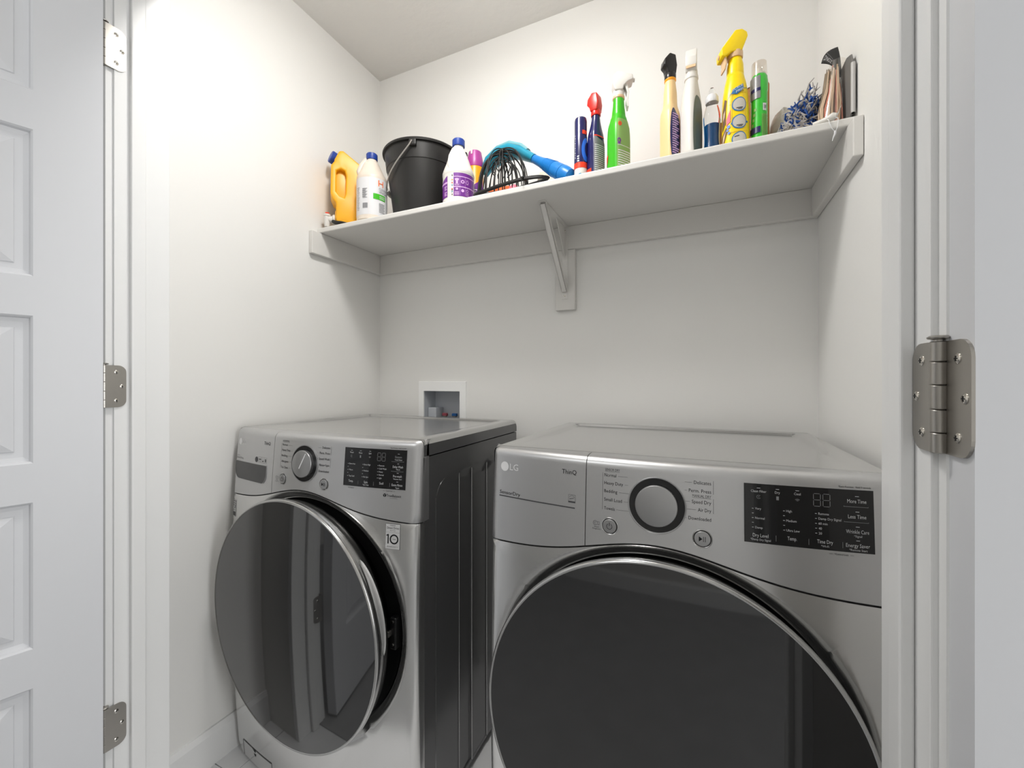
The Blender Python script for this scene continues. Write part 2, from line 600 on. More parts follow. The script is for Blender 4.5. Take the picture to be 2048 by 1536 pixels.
# channel shaped diagonal brace
p0, p1 = Vector((bx, yw - 0.228, 1.668)), Vector((bx, yw - 0.004, 1.442))
dirv = (p1 - p0).normalized()
nv = Vector((0, -dirv.z, dirv.y))
for sx in (-1, 1):
    a = [p0 + Vector((sx * 0.009, 0, 0)) + nv * k for k in (-0.007, 0.009)]
    b = [p1 + Vector((sx * 0.009, 0, 0)) + nv * k for k in (-0.007, 0.009)]
    a2 = [q - Vector((sx * 0.0016, 0, 0)) for q in a]
    b2 = [q - Vector((sx * 0.0016, 0, 0)) for q in b]
    g.rings([[a[0], a[1], a2[1], a2[0]], [b[0], b[1], b2[1], b2[0]]], T=L)
a = [p0 + Vector((sx * 0.009, 0, 0)) + nv * k for sx, k in ((-1, -0.007), (1, -0.007), (1, -0.0054), (-1, -0.0054))]
b = [q + (p1 - p0) for q in a]
g.rings([a, b], T=L)
g.build('brace', 'shelfpaint', bo)
g = MB()
g.add([(bx + 0.0005, yw - 0.10, 1.6695), (bx + 0.0005, yw, 1.6695), (bx + 0.0005, yw, 1.56), (bx - 0.0012, yw - 0.10, 1.6695), (bx - 0.0012, yw, 1.6695), (bx - 0.0012, yw, 1.56)],
      [(0, 1, 2), (5, 4, 3), (0, 3, 4, 1), (1, 4, 5, 2), (2, 5, 3, 0)], T=L)
g.build('gusset', 'shelfpaint', bo)
for z in (1.655, 1.425):
    T = L @ tr(bx, yw - 0.0022, z) @ Matrix.Rotation(pi / 2, 4, 'X')
    MB().lathe([(0.0042, 0), (0.0042, 0.0012), (0.002, 0.0022)], 12, T).build('screw', 'screw', bo, smooth=True)
    MB().box((-0.003, -0.0005, 0.0018), (0.003, 0.0005, 0.0026), T).build('screw_slot', 'groove', bo)

# ------------------------------------------------------------------ washer outlet box in the back wall
ob = thing('outlet_box', 'white washing machine outlet box with hot and cold valves set in the back wall', 'outlet box', (-0.975, YB, 1.02))
mb = MB()
X0, X1, Z0, Z1 = -0.117, 0.117, -0.11, 0.098
x0, x1, z0, z1 = -0.09, 0.087, -0.075, 0.058
fr = [[(X0, 0, Z0), (X1, 0, Z0), (X1, 0, Z1), (X0, 0, Z1)],
      [(X0 + 0.002, -0.006, Z0 + 0.002), (X1 - 0.002, -0.006, Z0 + 0.002), (X1 - 0.002, -0.006, Z1 - 0.002), (X0 + 0.002, -0.006, Z1 - 0.002)],
      [(x0, -0.006, z0), (x1, -0.006, z0), (x1, -0.006, z1), (x0, -0.006, z1)],
      [(x0, -0.0005, z0), (x1, -0.0005, z0), (x1, -0.0005, z1), (x0, -0.0005, z1)]]
mb.rings(fr, False, False)
mb.build('frame', 'boxplastic', ob)

rc = MB()
dp = 0.075
rc.rings([[(x0, 0, z0), (x1, 0, z0), (x1, 0, z1), (x0, 0, z1)], [(x0 + 0.004, dp, z0), (x1 - 0.004, dp, z0), (x1 - 0.004, dp, z1 - 0.004), (x0 + 0.004, dp, z1 - 0.004)]], False, True)
rec = rc.build('recess', 'boxrecess', ob)
MB().box((x0 + 0.004, 0.02, z0), (x0 + 0.045, dp - 0.001, -0.013)).build('drain_cover', 'boxrecess', ob, bevel=0.003)
M['valvered'] = mat('hot_valve_red', rgb(150, 70, 80), 0.5)
M['valveblue'] = mat('cold_valve_blue', rgb(30, 85, 140), 0.5)
for vx, mm in ((-0.013, 'valvered'), (0.035, 'valveblue')):
    v = MB().lathe([(0.011, -0.07), (0.011, -0.052), (0.016, -0.05), (0.016, -0.038), (0.009, -0.036), (0.009, -0.03)], 12, tr(vx, 0.04, -0.017)).build('valve', 'nickel', ob, smooth=True)
    MB().box((vx - 0.011, 0.033, -0.048), (vx + 0.011, 0.047, -0.036)).build('valve_handle', mm, v, bevel=0.002)

# ------------------------------------------------------------------ washer and dryer
HW = 0.343


def bow(x, z):
    """bowed front of a machine: local y of the front skin (0 = foremost at panel height)"""
    y = 0.035 * (x / HW) ** 2 - 0.020 * (1 - ((z - 0.5) / 0.45) ** 2) + 0.0042
    ax = abs(x)
    r = 0.022
    if ax > HW - r:
        d = min(ax - (HW - r), r)
        y += r - math.sqrt(max(r * r - d * d, 0))
    return y


def zpan(x):
    """lower edge of the control panel"""
    return 0.790 + 0.0455 * math.exp(-(x / 0.16) ** 2) - 0.004 * (x / HW) ** 2


def on_panel(x, z, off=0.0):
    return (x, bow(x, z) - off, z)


def lerp(a, b, t):
    return a + (b - a) * t


XSEAM = -0.1265
XG = [-HW, -HW + 0.0008, -HW + 0.003, -HW + 0.006, -HW + 0.011, -HW + 0.017, -HW + 0.023] + [lerp(-0.31, 0.31, i / 44) for i in range(45)]
XG = XG + [-x for x in reversed(XG[:7])]


def panel_piece(xs, pocket=None):
    """control panel strip: vertical skin, rounded over into the top"""
    mb = MB()
    prof = []
    n = 10
    rows = []
    for x in xs:
        zb_ = zpan(x)
        col = [(x, bow(x, zb_) + 0.02, zb_ + 0.0012), (x, bow(x, zb_) + 0.001, zb_ + 0.0012)]
        for i in range(n + 1):
            z = lerp(zb_ + 0.0022, 0.962, i / n)
            col.append((x, bow(x, z), z))
        y0 = bow(x, 0.962)
        for i in range(1, 7):
            a = pi / 2 * i / 6
            col.append((x, y0 + 0.019 * (1 - cos(a)), 0.962 + 0.0185 * sin(a)))
        col.append((x, 0.068, 0.9812))
        rows.append(col)
    mb.rings(rows, False, False, closed=False)
    # end walls
    for col in (rows[0], rows[-1]):
        b = [(p[0], max(p[1], 0.07), p[2]) for p in col]
        mb.rings([col, b], False, False, closed=False)
    return mb


def polar_front(Rh, zc, x0=-HW, x1=HW, zbot=0.012):
    """lower front skin with a round opening; grid of rays from the door centre"""
    angs = []
    N = 168
    for i in range(N):
        angs.append(2 * pi * i / N)
    for cx, cz in ((x0, zbot), (x1, zbot), (x0, zpan(x0)), (x1, zpan(x1))):
        angs.append(math.atan2(cz - zc, cx) % (2 * pi))
    angs = sorted(set(angs))
    ts = [0, 0.04, 0.09, 0.15, 0.22, 0.3, 0.4, 0.5, 0.6, 0.7, 0.8, 0.87, 0.92, 0.955, 0.975, 0.99, 1.0]
    rays = []
    for a in angs:
        c, s = cos(a), sin(a)
        # distance to the outline
        lo, hi = Rh, 1.2
        for _ in range(40):
            m = (lo + hi) / 2
            x, z = m * c, zc + m * s
            if x0 <= x <= x1 and zbot <= z <= zpan(x) - 0.0012:
                lo = m
            else:
                hi = m
        rays.append((c, s, max(lo, Rh + 0.002)))
    rs = []
    # throat of the opening
    rs.append([(Rh * 0.985 * c, 0.06, zc + Rh * 0.985 * s) for c, s, d in rays])
    rs.append([(Rh * 0.985 * c, bow(Rh * c, zc + Rh * s) + 0.030, zc + Rh * 0.985 * s) for c, s, d in rays])
    for t in ts:
        ring = []
        for c, s, d in rays:
            r = lerp(Rh, d, t)
            x, z = r * c, zc + r * s
            k = max(0.0, 1 - (r - Rh) / 0.022)
            y = bow(x, z) + 0.017 * k * k * (3 - 2 * k) * min(1, (d - Rh) / 0.03 + 0.35)
            ring.append((x, y, z))
        rs.append(ring)
    # turn the outer edge back
    rs.append([(p[0], max(p[1], 0.052), p[2]) for p in rs[-1]])
    return MB().rings(rs, False, False)


def machine(name, label, cat, loc, washer):
    t = thing(name, label, cat, loc)
    D = 0.596                                     # depth of the case behind the front plane
    # case: side sheets with pressed panels
    cab = MB()

    def sidesheet(sg):
        ys = [0.05, 0.0997, 0.1003, 0.104, 0.15, 0.2115, 0.2125, 0.216, 0.28, 0.2800, 0.2835, 0.33, 0.3725, 0.376, 0.45, 0.52, D]
        ys = sorted(set([0.05, 0.08, 0.0985, 0.1015, 0.13, 0.16, 0.19, 0.2105, 0.2135, 0.24, 0.2795, 0.2825, 0.31, 0.34, 0.3715, 0.3745, 0.42, 0.5, D]))
        zs = [0.025, 0.1, 0.2, 0.3, 0.4, 0.5, 0.6, 0.7, 0.78, 0.80, 0.815, 0.83, 0.845, 0.86, 0.875, 0.885, 0.895, 0.905, 0.9385]

        def f(y, z):
            dpt = 0.0
            if y > 0.100:
                top = 0.875
                if y < 0.16:
                    top = 0.815 + 0.06 * math.sqrt(max(0.0, 1 - ((0.16 - y) / 0.06) ** 2))
                if z < top:
                    dpt = 0.0035
                    if 0.212 < y < 0.281:
                        dpt = 0.0065
                    if y > 0.373:
                        dpt = 0.001
            return (sg * (HW - 0.001 - dpt), y, z)
        return MB().grid(f, ys, zs)
    for sg in (-1, 1):
        s_ = sidesheet(sg)
        cab.add(s_.v, s_.f)
    for sg in (-1, 1):
        for yy, rr, top in ((0.0525, 0.0016, 0.938), (0.1005, 0.0016, 0.820), (0.2125, 0.0010, 0.872), (0.281, 0.0014, 0.872), (0.373, 0.0014, 0.872)):
            eb = MB().tube([(sg * (HW - 0.0026), yy, 0.03), (sg * (HW - 0.0026), yy, top)], rr, 8)
            eb.build('pressed_edge', 'lid', t, smooth=True)  # lid silver puts the edge highlight into the colour
        arc = [(sg * (HW - 0.0022), 0.16 - 0.0595 * cos(pi / 2 * i / 8), 0.815 + 0.0595 * sin(pi / 2 * i / 8)) for i in range(9)]
        MB().tube(arc + [(sg * (HW - 0.0022), D - 0.005, 0.8745)], 0.0010, 8).build('pressed_edge', 'side', t, smooth=True)
    cab.box((-HW + 0.002, D - 0.004, 0.025), (HW - 0.002, D, 0.9385))
    cab.box((-HW + 0.004, 0.06, 0.02), (HW - 0.004, D, 0.03))
    cab.build('cabinet', 'side', t, smooth=25)
    # added dark sheet behind the front skins so that the joints read as shadow gaps
    ln = MB()
    ln.box((-HW + 0.006, 0.052, 0.765), (HW - 0.006, 0.07, 0.94))
    ln.build('gap_shade_sheet', 'groove', t)
    # lid with its sunk field
    lid = MB()
    us = [-HW + 0.0, -HW + 0.002, -HW + 0.006, -HW + 0.012, -0.30, -0.292, -0.287, -0.15, 0, 0.15, 0.287, 0.292, 0.30, HW - 0.012, HW - 0.006, HW - 0.002, HW]
    vs = [0.052, 0.056, 0.06, 0.075, 0.1, 0.2, 0.3, 0.4, 0.5, 0.548, 0.553, 0.56, D - 0.01, D - 0.004, D]

    def fl_(x, y):
        z = 0.9815
        e = min(HW - abs(x), 0.012)
        z -= 0.012 - math.sqrt(max(0, 0.012 ** 2 - (0.012 - e) ** 2))
        e2 = min(D - y, 0.01)
        z -= 0.01 - math.sqrt(max(0, 0.01 ** 2 - (0.01 - e2) ** 2))
        if abs(x) < 0.2925 and y < 0.553:
            z -= 0.005 * min(1, max(0, (y - 0.11) / 0.25))
        if y < 0.056:
            z -= 0.002
        return (x, y, z)
    lid.grid(fl_, us, vs)
    # skirt
    skm = MB()
    def skirt(pts):
        skm.rings([pts, [(p[0], p[1], 0.9415) for p in pts]], False, False, closed=False)
    skirt([fl_(-HW, y) for y in vs])
    skirt([fl_(HW, y) for y in vs])
    skirt([fl_(x, D) for x in us])
    lo = lid.build('lid', 'lid', t, smooth=35)
    skm.build('lid_edge', 'side', lo)  # same metal as the lid; its dark reflection is put into the colour
    # lower front and the door opening
    zc = 0.516
    polar_front(0.298, zc).build('front_panel', 'steel', t, smooth=40)
    # bezel: black dished ring behind the door
    pr = [(0.2935, 0.030), (0.285, 0.034), (0.25, 0.036), (0.235, 0.05), (0.16, 0.055)]
    bz = MB()
    T = tr(0, 0, zc) @ Matrix.Rotation(-pi / 2, 4, 'X')      # lathe z -> local +y
    bz.lathe(pr, 96, T, caps=(False, True))
    be = bz.build('bezel', 'blackplastic', t, smooth=30)
    # plinth below the skin and feet
    for fx in (-0.29, 0.29):
        for fy in (0.09, D - 0.06):
            MB().lathe([(0.022, 0.0), (0.022, 0.008), (0.012, 0.012), (0.012, 0.022)], 14, tr(fx, fy, 0)).build('foot', 'blackplastic', t, smooth=True)
    # drain filter hatch
    if washer:
        def hs(x, z, off):
            return (x, bow(x, z) - off, z)
        h = MB()
        h.grid(lambda x, z: hs(x, z, 0.0007), [-0.292, -0.27, -0.25, -0.22, -0.19, -0.165, -0.14], [0.0135, 0.03, 0.046, 0.062])
        hatch = h.build('filter_hatch', 'steel', t)
        k = Ink(hs, 0.0012)
        k.rect(-0.292, 0.0135, -0.2905, 0.062)
        k.rect(-0.292, 0.0608, -0.14, 0.062, 6)
        k.build('joint_line', 'groove', hatch)
        k = Ink(hs, 0.0014)
        k.poly([(-0.236, 0.0605), (-0.220, 0.0605), (-0.220, 0.0540)], [(0, 1, 2)])
        k.poly([(-0.232, 0.0490), (-0.220, 0.0490), (-0.220, 0.0415)], [(0, 1, 2)])
        k.build('finger_notch', 'groove', hatch)

    # ---------------- control panel
    xl = [x for x in XG if x < XSEAM - 0.004] + [XSEAM - 0.0007]
    xr = [XSEAM + 0.0007] + [x for x in XG if x > XSEAM + 0.004]
    lp = panel_piece(xl).build('detergent_drawer' if washer else 'badge_panel', 'panel', t, smooth=35)
    rp = panel_piece(xr).build('control_panel', 'panel', t, smooth=35)

    # display
    dx0, dx1, dz0, dz1 = 0.1345, 0.3075, 0.8640, 0.9570
    m = MB()
    n = 12
    rows = []
    for i in range(n + 1):
        x = lerp(dx0, dx1, i / n)
        rows.append([on_panel(x, dz0, 0), on_panel(x, dz0, 0.0008), on_panel(x, (dz0 + dz1) / 2, 0.0008), on_panel(x, dz1, 0.0008), on_panel(x, dz1, 0)])
    m.rings(rows, False, False, closed=False)
    disp = m.build('display', 'gloss', t)

    def ds(x, z, off):
        return on_panel(x, z, 0.0008 + off)

    dark = Ink(on_panel)
    mid = Ink(on_panel)
    wht = Ink(ds)
    dim = Ink(ds)
    # logo
    lg = Ink(on_panel)
    lg.disc(-0.3073, 0.9420, 0.0098, 28)
    lg.text('LG', -0.2945, 0.9358, 0.0132, 0.0205)
    lg.build('logo', 'logo', lp)
    dk = Ink(on_panel)
    dk.text('ThinQ', -0.1755, 0.9432, 0.0085, 0.0297)
    dk.build('model_lettering', 'inkdark', lp)
    # cycle names
    if washer:
        left = [('NORMAL', 0.9573, 0.028, 1), ('Normal', 0.9467, 0.0215, 0), ('Heavy Duty', 0.9325, 0.034, 0), ('Bedding', 0.918, 0.0238, 0), ('Allergiene', 0.9028, 0.0295, 0), ('Tub Clean', 0.887, 0.0285, 0)]
        right = [('Delicates', 0.9484, 0.0264), ('Perm. Press', 0.9346, 0.0343), ('Speed Wash', 0.920, 0.036), ('Rinse+Spin', 0.9045, 0.0325), ('Downloaded', 0.8890, 0.0347)]
    else:
        left = [('SENSOR DRY', 0.9573, 0.0269, 1), ('Normal', 0.9467, 0.0215, 0), ('Heavy Duty', 0.9325, 0.034, 0), ('Bedding', 0.918, 0.0238, 0), ('Small Load', 0.9028, 0.0323, 0), ('Towels', 0.887, 0.0196, 0)]
        right = [('Delicates', 0.9484, 0.0264), ('Perm. Press', 0.9346, 0.0343), ('Speed Dry', 0.9164, 0.0296), ('Air Dry', 0.9036, 0.0201), ('Downloaded', 0.8890, 0.0347)]
        mid.text('MANUAL DRY', 0.0862, 0.9268, 0.0046, 0.0288, right=True)
        mid.rect(0.0574, 0.9256, 0.0862, 0.9260)
    for s, z, wd, hd in left:
        if hd:
            mid.text(s, -0.0905, z, 0.0046, wd)
            mid.rect(-0.0905, z - 0.0014, -0.0905 + wd, z - 0.0010)
        else:
            dark.text(s, -0.0915, z, 0.0058, wd)
            y2 = z + 0.002
            mid.rect(-0.0915 + wd + 0.003, y2, -0.046 - 0.003 * abs(z - 0.9) / 0.04, y2 + 0.0004, 2)
    for s, z, wd in right:
        dark.text(s, 0.0862, z, 0.0058, wd, right=True)
        mid.rect(0.0455, z + 0.002, 0.0862 - wd - 0.003, z + 0.0024, 2)
    mid.rect(-0.0949, 0.8867, -0.0944, 0.9536)
    mid.rect(0.0894, 0.9335, 0.0899, 0.9556)
    mid.rect(0.0894, 0.902, 0.0899, 0.926)
    # smart diagnosis mark
    mid.ring(-0.1075, 0.8605, 0.0036, 0.0042, 18, 0.4, 5.6)
    mid.ring(-0.1075, 0.8605, 0.0012, 0.0018, 12, 0.8, 5.4)
    mid.rect(-0.1035, 0.8575, -0.1030, 0.8635)
    mid.rect(-0.1035, 0.8575, -0.0998, 0.858)
    mid.rect(-0.1003, 0.8575, -0.0998, 0.8635)
    mid.rect(-0.1035, 0.863, -0.0998, 0.8635)
    mid.text('Smart', -0.1048, 0.8525, 0.0026, 0.009, center=True)
    mid.text('Diagnosis', -0.1048, 0.8490, 0.0026, 0.0155, center=True)
    dark.build('cycle_lettering', 'inkdark', rp)
    mid.build('guide_lines', 'inkmid', rp)

    # small print round the display
    sm = Ink(on_panel)
    sm.text('*Extra Function : Hold 3 seconds', 0.3046, 0.9596, 0.0028, 0.0417, right=True)
    sm.text('*Control Lock', 0.2652, 0.8580, 0.0028, 0.018, center=True)
    sm.rect(0.2492, 0.8590, 0.254, 0.8594)
    sm.rect(0.2765, 0.8590, 0.2812, 0.8594)
    if washer:
        sm.text('*EZ Dispense', 0.158, 0.8585, 0.0028, 0.017, center=True)
        sm.text('TrueBalance', 0.259, 0.8458, 0.0062, 0.0385)
        sm.disc(0.2540, 0.8490, 0.0042, 18)
        sm.rect(0.268, 0.8425, 0.288, 0.8430)
    sm.build('small_print', 'inkdark', rp)
    if washer:
        k = Ink(on_panel, 0.0007)
        k.poly([(0.2540, 0.8488), (0.2515, 0.8515), (0.2523, 0.8520)], [(0, 1, 2)])
        k.poly([(0.2540, 0.8488), (0.2565, 0.8515), (0.2557, 0.8520)], [(0, 1, 2)])
        k.rect(0.2536, 0.8455, 0.2544, 0.849)
        k.build('balance_mark', 'sticker', rp)

    # display print
    for x, cap in ((0.1552, 0), (0.1815, 0), (0.2085, 0)):
        wht.rect(x - 0.0024, 0.9500, x + 0.0024, 0.9508)
    if washer:
        tops = [('Wash', 0.1552), ('Rinse', 0.1815), ('Spin', 0.2085)]
        c1 = ['Extra Hot', '', 'Warm', '', 'Tap Cold']
        c2 = ['Extra High', '', 'Medium', '', 'No Spin']
        c3 = ['Remote', 'Cold Wash', 'Heavy', 'Normal', 'Light']
        bot = [('Temp.', '', 0.1574, 0.014), ('Spin', '*Spin Only', 0.2007, 0.0105), ('Soil', '', 0.2440, 0.011)]
        rt = [('Steam', '*Cold Wash', 0.9375, 0.018), ('Delay Wash', '*Wi-Fi', 0.9145, 0.027), ('Pre-wash', '*Remote Start', 0.8925, 0.0225), ('Extra Rinse', '*Signal', 0.8720, 0.028)]
    else:
        tops = [('Clean Filter', 0.1552), ('Dry', 0.1815), ('Cool', 0.2085)]
        c1 = ['Very', '', 'Normal', '', 'Damp']
        c2 = ['High', '', 'Medium', '', 'Ultra Low']
        c3 = ['Remote', 'Damp Dry Signal', '60 min', '40', '20']
        bot = [('Dry Level', '*Damp Dry Signal', 0.1574, 0.0217), ('Temp.', '', 0.2007, 0.0128), ('Time Dry', '*Wi-Fi', 0.2440, 0.0206)]
        rt = [('More Time', '', 0.9375, 0.0244), ('Less Time', '', 0.9146, 0.0232), ('Wrinkle Care', '*Signal', 0.8924, 0.0292), ('Energy Saver', '*Remote Start', 0.8720, 0.0303)]
    for s, x in tops:
        wht.text(s, x, 0.9436, 0.0038, center=True)
    dim.ring(0.1552, 0.9365, 0.0024, 0.0030, 16, 0.6, 5.8)
    dim.rect(0.1542, 0.9360, 0.1562, 0.9370)
    dim.rect(0.1797, 0.9335, 0.1833, 0.9395)
    for i in range(3):
        dim.ring(0.2085, 0.9335, 0.0012 + 0.0014 * i, 0.0018 + 0.0014 * i, 8, pi / 4, 3 * pi / 4)
    for col, x, dx in ((c1, 0.1455, 0.1500), (c2, 0.1888, 0.1930), (c3, 0.2315, 0.2360)):
        for i, s in enumerate(col):
            z = 0.9163 - i * 0.0074
            wht.rect(x, z + 0.0012, x + 0.0024, z + 0.0020)
            if s:
                wht.text(s, dx, z, 0.0036)
    for s, sub, x, wd in bot:
        wht.text(s, x, 0.8735, 0.0056, wd, center=True)
        if sub:
            wht.text(sub, x, 0.8680, 0.0032, center=True)
    for x in (0.1785, 0.2225, 0.2665):
        dim.rect(x, 0.8695, x + 0.0006, 0.8785)
    for i, (s, sub, z, wd) in enumerate(rt):
        (dim if (washer and i == 0) else wht).text(s, 0.2860, z, 0.0056, wd, center=True)
        if sub:
            wht.text(sub, 0.2865, z - 0.0055, 0.0032, center=True)
        wht.rect(0.2840, z + 0.0095, 0.2888, z + 0.0103)
        if i < 2:
            zz = z - 0.0085 if washer else z - 0.0060
            dim.rect(0.2690, zz, 0.3005, zz + 0.0006)
            dim.rect(0.2690, zz, 0.2696, zz + 0.0014)
            dim.rect(0.2999, zz, 0.3005, zz + 0.0014)
    # seven segment digits
    for bx_ in (0.2295, 0.2420):
        wd, hh = 0.0100, 0.0190
        zt = 0.9485
        for seg in range(3):
            z = zt - seg * hh / 2
            dim.rect(bx_ + 0.0012, z - 0.0008, bx_ + wd - 0.0012, z)
        for side in (0, wd - 0.0008):
            for k_ in (0, 1):
                za = zt - 0.0012 - k_ * hh / 2
                dim.rect(bx_ + side, za - hh / 2 + 0.0016, bx_ + side + 0.0008, za)
    wht.build('display_lettering', 'inkwhite', disp)
    dim.build('display_digits', 'inkgrey', disp)

    # dial and buttons, axes along the local -y
    def face(x, z):
        e = 0.002
        nz_ = Vector(((bow(x + e, z) - bow(x - e, z)) / (2 * e), -1.0, (bow(x, z + e) - bow(x, z - e)) / (2 * e))).normalized()
        ax_ = (Vector((1, 0, 0)) - nz_ * nz_.x).normalized()
        ay_ = nz_.cross(ax_)
        m4 = Matrix((ax_, ay_, nz_)).transposed().to_4x4()
        return tr(x, bow(x, z), z) @ m4               # lathe z -> outward normal
    T = face(0.0, 0.906)
    MB().lathe([(0.0485, -0.004), (0.0485, 0.0016), (0.0474, 0.0020), (0.0462, 0.0016), (0.0462, 0.0005)], 64, T, caps=(False, False)).build('dial_trim', 'knob', t, smooth=30)
    MB().lathe([(0.0462, 0.0014), (0.044, 0.0010), (0.036, 0.0008), (0.0, 0.0008)], 64, T, caps=(False, False)).build('dial_ring', 'gloss', t, smooth=30)
    kn = MB().lathe([(0.0345, -0.0015), (0.0350, 0.0090), (0.0342, 0.0102), (0.0330, 0.0106), (0.0, 0.0108)], 64, T, caps=(False, False)).build('dial_knob', 'knob', t, smooth=30)
    if washer:
        MB().box((-0.0014, -0.014, 0.0106), (0.0014, 0.030, 0.0114), T @ Matrix.Rotation(R(-28), 4, 'Z')).build('pointer', 'logo', kn, bevel=0.0005)
    for bx_, bz_ in ((-0.0805, 0.8585), (0.0728, 0.8598)):
        T = face(bx_, bz_)
        MB().lathe([(0.0155, -0.002), (0.0155, 0.0009), (0.0146, 0.0013), (0.0138, 0.0009), (0.0138, -0.001)], 40, T, caps=(False, False)).build('button_ring', 'rim', t, smooth=30)
        MB().lathe([(0.0138, 0.0004), (0.0126, 0.0004), (0.0100, 0.0004)], 40, T, caps=(False, False)).build('button_gap', 'groove', t)
        b = MB().lathe([(0.0124, -0.002), (0.0124, 0.0020), (0.0116, 0.0027), (0.006, 0.0030), (0.0, 0.0031)], 40, T, caps=(False, False)).build('power_button' if bx_ < 0 else 'start_button', 'knob', t, smooth=30)
        k = Ink(lambda a, c, off, T=T: tuple(T @ Vector((a, c, 0.0031 + off))))
        if bx_ < 0:
            k.ring(0, 0, 0.0045, 0.0053, 24, pi / 2 + 0.55, pi / 2 + 2 * pi - 0.55)
            k.rect(-0.0005, 0.001, 0.0005, 0.007)
        else:
            k.poly([(-0.0055, -0.0042), (-0.0055, 0.0042), (0.0, 0.0)], [(0, 1, 2)])
            k.rect(0.0012, -0.0042, 0.0020, 0.0042)
            k.rect(0.0040, -0.0042, 0.0048, 0.0042)
        k.build('button_symbol', 'inkdark', b)

    # ---------------- left panel furniture
    if washer:
        # pocket handle of the drawer
        m = MB()
        out = []
        px0, px1, pz0, pz1 = -0.3270, -0.1535, 0.8345, 0.8855
        outline = [(px0, pz1), (px0, pz0 + 0.030)]
        for i in range(1, 8):
            a = pi + pi / 2 * i / 8
            outline.append((px0 + 0.028 + 0.028 * cos(a), pz0 + 0.030 + 0.030 * sin(a)))
        outline += [(px0 + 0.028, pz0), (px1 - 0.022, pz0)]
        for i in range(1, 8):
            a = -pi / 2 + pi / 2 * i / 8
            outline.append((px1 - 0.022 + 0.022 * cos(a), pz0 + 0.030 + 0.030 * sin(a)))
        outline += [(px1, pz0 + 0.030), (px1, pz1)]
        cx_, cz_ = (px0 + px1) / 2, (pz0 + pz1) / 2
        r0 = [on_panel(x, z, 0.0015) for x, z in outline]
        r1 = [on_panel(cx_ + (x - cx_) * 0.985, cz_ + (z - cz_) * 0.965, 0.0015) for x, z in outline]
        m.rings([r0, r1], False, False)
        r0b = [on_panel(x, z, -0.0005) for x, z in outline]
        m.rings([r0, r0b], False, False)
        m.build('handle_rim', 'knob', lp, smooth=30)
        m = MB()
        ins = [(cx_ + (x - cx_) * 0.985, cz_ + (z - cz_) * 0.965) for x, z in outline]
        low = ins[1:-1]
        ztop = ins[0][1]
        fine = []
        for i in range(len(low) - 1):
            for j in range(6):
                u = j / 6
                fine.append((lerp(low[i][0], low[i + 1][0], u), lerp(low[i][1], low[i + 1][1], u)))
        fine.append(low[-1])
        rows = []
        for x, z in fine:
            rows.append([on_panel(x, lerp(z, ztop, q), 0.0009) for q in (0, 0.25, 0.5, 0.75, 1.0)])
        m.rings(rows, False, False, closed=False)
        m.build('handle_pocket', 'pocket', lp)  # flat patch, the shade of the recess is put into its dark grey
        k = Ink(on_panel)
        k.text('Inverter', -0.3240, 0.9000, 0.0030, 0.019)
        k.text('Direct Drive', -0.3240, 0.8920, 0.0058, 0.042)
        k.disc(-0.2085, 0.8985, 0.0078, 22)
        k.ring(-0.175, 0.8985, 0.0, 0.0001, 4)
        for x in (-0.198, -0.1835, -0.1695, -0.1575):
            k.rect(x, 0.8910, x + 0.0004, 0.9070)
        k.rect(-0.198, 0.8910, -0.1571, 0.8914)
        k.rect(-0.198, 0.9066, -0.1571, 0.9070)
        k.rect(-0.1955, 0.8990, -0.1865, 0.9020)
        k.rect(-0.1790, 0.8940, -0.1735, 0.8975)
        k.rect(-0.1655, 0.8945, -0.1610, 0.9030)
        k.text('4.5 cu.ft.', -0.1955, 0.8935, 0.0030, 0.0105)
        k.build('drawer_print', 'inkmid', lp)
        # energy label, low on the skin and the warranty sticker on the right
        def st_surface(x, z, off):
            return (x, bow(x, z) - 0.0006 - off, z)
        st = Ink(st_surface, 0.0)
        st.rect(-0.3330, 0.7205, -0.3095, 0.7680, 4)
        e = st.build('energy_sticker', 'sticker', t)
        k = Ink(st_surface)
        for i in range(3):
            k.rect(-0.3310, 0.7640 - i * 0.006, -0.3115, 0.7660 - i * 0.006, 3)
        k.rect(-0.3315, 0.7225, -0.3110, 0.7345, 3)
        k.line(-0.329, 0.737, -0.313, 0.750, 0.004)
        k.line(-0.329, 0.7495, -0.316, 0.7385, 0.002)
        k.build('sticker_print', 'inkmid', e)
        wx0, wx1, wz0, wz1 = 0.2615, 0.2985, 0.7255, 0.7835
        st = Ink(st_surface, 0.0)
        st.rect(wx0 - 0.0005, wz0 - 0.0005, wx1 + 0.0005, wz1 + 0.0005, 6)
        ed = st.build('warranty_sticker', 'inkdark', t)
        st = Ink(st_surface, 0.0002)
        st.rect(wx0, wz0, wx1, wz1, 6)
        st.build('sticker_face', 'sticker', ed)
        k = Ink(st_surface, 0.0005)
        c_ = (wx0 + wx1) / 2
        k.text('INVERTER', c_, 0.7790, 0.0026, 0.014, center=True)
        k.text('Direct Drive', c_, 0.7720, 0.0052, 0.031, center=True)
        k.text('M O T O R', c_, 0.7670, 0.0026, 0.014, center=True)
        k.rect(wx0 + 0.001, 0.7640, wx1 - 0.001, 0.7643, 3)
        k.rect(wx0 + 0.0055, 0.7375, wx0 + 0.0085, 0.7595)
        k.line(wx0 + 0.0025, 0.7560, wx0 + 0.0075, 0.7590, 0.0026)
        k.ring(wx0 + 0.0225, 0.7485, 0.0082, 0.0115, 30, sx=0.98)
        k.text('YEAR', wx0 + 0.0225, 0.7472, 0.0026, 0.0085, center=True)
        k.text('W A R R A N T Y', c_, 0.7295, 0.0030, 0.0285, center=True)
        k.build('sticker_print', 'inkdark', ed)
    else:
        k = Ink(on_panel)
        k.text('SensorDry', -0.3178, 0.8850, 0.0072, 0.0503)
        k.build('badge_lettering', 'inkdark', lp)
